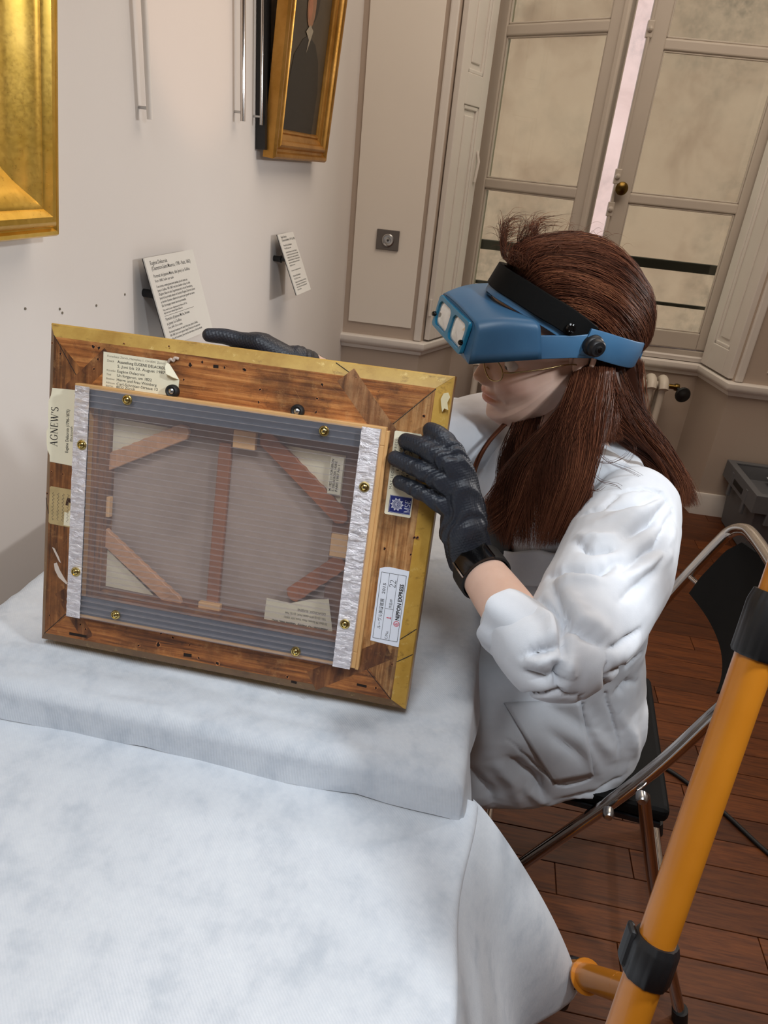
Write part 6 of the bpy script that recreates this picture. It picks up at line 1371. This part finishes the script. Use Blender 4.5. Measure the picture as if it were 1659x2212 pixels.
# back panel: curved black plate hung between the tubes
nu, nv = 22, 14; v = []
def tube_f(z): return .070 - (z - .522) * (.108 / .260)
for side in (0, 1):
    for j in range(nv):
        t = j / (nv - 1); z = .690 + .128 * t; f0 = tube_f(z)
        for i in range(nu):
            s = i / (nu - 1) * 2 - 1; inset = .034 + .012 * max(0, .25 - t) / .25 + .022 * max(0, t - .75) / .25
            w = CWD / 2 + s * (CWD / 2 - inset); f = f0 - .030 * (1 - s * s) - .006 - side * .006
            v.append(cc(f, w, z + .010 * (1 - s * s) * (t - .3)))
f = []
for k in (0, 1):
    for j in range(nv - 1):
        for i in range(nu - 1):
            q = [k * nu * nv + j * nu + i, k * nu * nv + j * nu + i + 1, k * nu * nv + (j + 1) * nu + i + 1, k * nu * nv + (j + 1) * nu + i]; f.append(tuple(q if k == 0 else q[::-1]))
per = [i for i in range(nu)] + [j * nu + nu - 1 for j in range(1, nv)] + [(nv - 1) * nu + i for i in range(nu - 2, -1, -1)] + [j * nu for j in range(nv - 2, 0, -1)]
for a_, b_ in zip(per, per[1:] + per[:1]): f.append((a_, a_ + nu * nv, b_ + nu * nv, b_))
put('backrest', v, f, MT['black_leather'], ch, smooth=45)
for w in (WN, WF):
    z = .705; s = 1 if w < .1 else -1
    MB().tube([cc(tube_f(z), w, z), cc(tube_f(z) - .014, w + s * .040, z + .003)], .005, 8).put('back_bracket', MT['chrome'], ch, smooth=50)

# yellow tripod of the work light
yl = NT('yellow_lacquer'); yco = yl.co(); yn = yl.noise(yco, 8, 4); yl.col(yl.ramp(yn, [(.3, S(186, 112, 22)), (.7, S(200, 126, 32))])); yl.p(Roughness=.32); yl.b.inputs['Coat Weight'].default_value = .3; YEL = yl.m
p_lo, p_hi = pt(1363, 2190, .525), pt(1662, 1330, .49)
ax = nrm(p_hi - p_lo)
foot = p_lo - ax * (p_lo[2] / ax[2]); apex = p_hi + ax * ((1.46 - p_hi[2]) / ax[2])
tri = thing('tripod', 'yellow tubular tripod stand with black collars in the right foreground', 'tripod', (apex[0], apex[1], 0))
def along(z): return foot + ax * (z / ax[2])
zc1 = pt(1652, 1352, .49)[2]; zc2 = pt(1403, 2066, .52)[2]
rad = .0152
MB().tube([along(.02), along(zc2 - .004)], rad * .93, 28).put('lower_tube', YEL, tri, smooth=60)
MB().tube([along(zc2 - .010), along(zc1 + .01)], rad * .885, 28).put('middle_tube', YEL, tri, smooth=60)
MB().tube([along(zc1), apex], rad * .82, 28).put('upper_tube', YEL, tri, smooth=60)
def collar(zm, h, r):
    ribs = MB(); A = along(zm - h / 2); L = np.linalg.norm(along(zm + h / 2) - A); u = nrm(np.cross(ax, ZZ)); w = np.cross(ax, u); rings = []
    for s, k in ((0, .93), (.05, 1.), (.80, 1.), (.86, .97), (1., .88)):
        rings.append([A + ax * L * s + (u * cos(a) + w * sin(a)) * r * k * (1 + .045 * (1 if int(a / (2 * pi) * 32) % 4 == 0 else 0)) for a in [2 * pi * i / 64 for i in range(64)]])
    return ribs.loft(rings).put('collar', MT['black'], tri, smooth=40)
collar(zc1, .044, rad * 1.08); collar(zc2, .030, rad * 1.14)
lv = MB(); cA = along(zc2 + .02); sd = nrm(np.cross(ax, V(.3, 1, 0)))
lv.box(cA + sd * .015 - ax * .034 - V(0, .006, 0), sd * .006, V(0, .012, 0), ax * .030); lv.put('clamp_lever', MT['black'], tri, bevel=.003)
MB().tube([along(.0), along(.05)], rad * 1.15, 24).put('rubber_foot', MT['rubber'], tri, smooth=60)
hub = apex
MB().lathe([(.03, -.10), (.036, -.08), (.036, .02), (.022, .03), (.018, .05)], hub, ZZ, 24).put('hub', MT['black'], tri, smooth=40)
MB().tube([hub, hub + ZZ * .56], .014, 16).put('mast', YEL, tri, smooth=60)
for k, (dx, dy) in enumerate(((.62, -.32), (.10, .60))):
    MB().tube([hub, V(hub[0] + dx * .85, hub[1] + dy * .85 if k == 0 else hub[1] - .75, .012)], rad * .86, 20).put('leg', YEL, tri, smooth=60)
# brace to the folded arm near the floor with its wing clamp
cA, cB = pt(1232, 2098, 1.02), pt(1345, 2135, .86)
br = thing('light_stand', 'low yellow tube stand with a black wing clamp beside the hanging cloth', 'stand', V(cA[0], cA[1], 0))
dB = nrm(cB - cA)
MB().tube([cA - dB * .10, cB], .017, 20).put('tube', YEL, br, smooth=60)
MB().tube([cA - dB * .01, cA + dB * .022], .0205, 20).put('collar', MT['black'], br, smooth=40)
MB().lathe([(.0168, 0), (.0225, 0), (.0225, .004), (.0168, .004)], cA + dB * .060, dB, 24).put('plate', YEL, br, smooth=40)
wn = MB(); w0 = cA + dB * .004 - ZZ * .03
for s in (-1, 1): wn.tube(catmull([w0, w0 - ZZ * .018 + dB * (s * .013), w0 - ZZ * .055 + dB * (s * .014)], 5), [.008] * 10 + [.007], 10)
wn.put('wing_nut', MT['black'], br, smooth=60)
MB().tube([cA + dB * .095 - ZZ * .024, cA + dB * .095 + ZZ * .02], .0045, 10).put('bolt', MT['steel'], br, smooth=60)
pe_ = cB + dB * .05
MB().tube([pe_ - dB * .06, pe_], .017, 16).put('tube_end', YEL, br, smooth=60)
MB().tube([pe_, V(pe_[0], pe_[1], .0)], .015, 14).put('post', YEL, br, smooth=60)
MB().tube([V(pe_[0], pe_[1], .03), V(pe_[0], pe_[1], .0)], .019, 14).put('rubber_foot', MT['rubber'], br, smooth=60)
# grey crate by the wall
g0 = ww(1.60, -.055, .004)
cr = thing('storage_crate', 'grey plastic storage crate on the floor by the right wall', 'crate', g0)
gd = UW; gs = -WW_
def cg(a, b, z): return g0 + gd * a + gs * b + ZZ * (z)
LA, LB, HZ = .52, .32, .285
wl_ = MB(); th = .006; tp = .022
def ring(z, out): return [cg(-out, -out, z), cg(LA + out, -out, z), cg(LA + out, LB + out, z), cg(-out, LB + out, z)]
wl_.loft([ring(0, 0), ring(HZ, tp), ring(HZ, tp - th), ring(th, -th)])
wl_.put('tub', MT['crate'], cr, bevel=.003)
rm = MB(); rm.loft([ring(HZ - .075, tp + .002), ring(HZ - .075, tp + .022), ring(HZ + .004, tp + .022), ring(HZ + .004, tp - th - .002), ring(HZ - .004, tp - th - .002), ring(HZ - .004, tp + .016), ring(HZ - .066, tp + .016)]); rm.put('rim', MT['crate'], cr, bevel=.002)
for a in (.06, .25):
    MB().box(cg(-tp - .024, a, HZ - .125), gd * .012, gs * .022, ZZ * .11).put('rim_rib', MT['crate'], cr, bevel=.002)
for a in (.02, .17, .33, .48):
    MB().box(cg(a, LB + tp + .010, HZ - .125), gd * .02, gs * .014, ZZ * .11).put('rim_rib', MT['crate'], cr, bevel=.002)
MB().box(cg(-tp - .0235, .10, HZ - .058), gd * .004, gs * .12, ZZ * .026).put('handle_slot', MT['rubber'], cr, bevel=.003)
pv = []; 
for j in range(12):
    for i in range(12):
        a, b = .12 + .38 * i / 11, .02 + .28 * j / 11; pv.append(cg(a, b, HZ - .03 + .03 * mnoise.noise(Vector((a * 9, b * 9, 3))) + .045 * max(0, .5 - j / 11) * (i / 11)))
pf_ = [(j * 12 + i, j * 12 + i + 1, (j + 1) * 12 + i + 1, (j + 1) * 12 + i) for j in range(11) for i in range(11)]
pp = thing('packing_paper', 'crumpled white packing paper lying in the grey crate', 'paper', cg(.2, .15, HZ - .05))
o = put('sheet', pv, pf_, MT['paper_white'], pp, smooth=60); o.modifiers.new('s', 'SOLIDIFY').thickness = .002
# black cable on the floor
cbp = catmull([ptz(1420, 1650, .006), ptz(1470, 1680, .006), ptz(1560, 1752, .006), ptz(1659, 1843, .006), ptz(1800, 1960, .006)], 10)
tag(MB().tube(cbp, .0055, 8).put('power_cable', MT['rubber'], None, smooth=60), 'black power cable running across the parquet behind the tripod', 'cable')
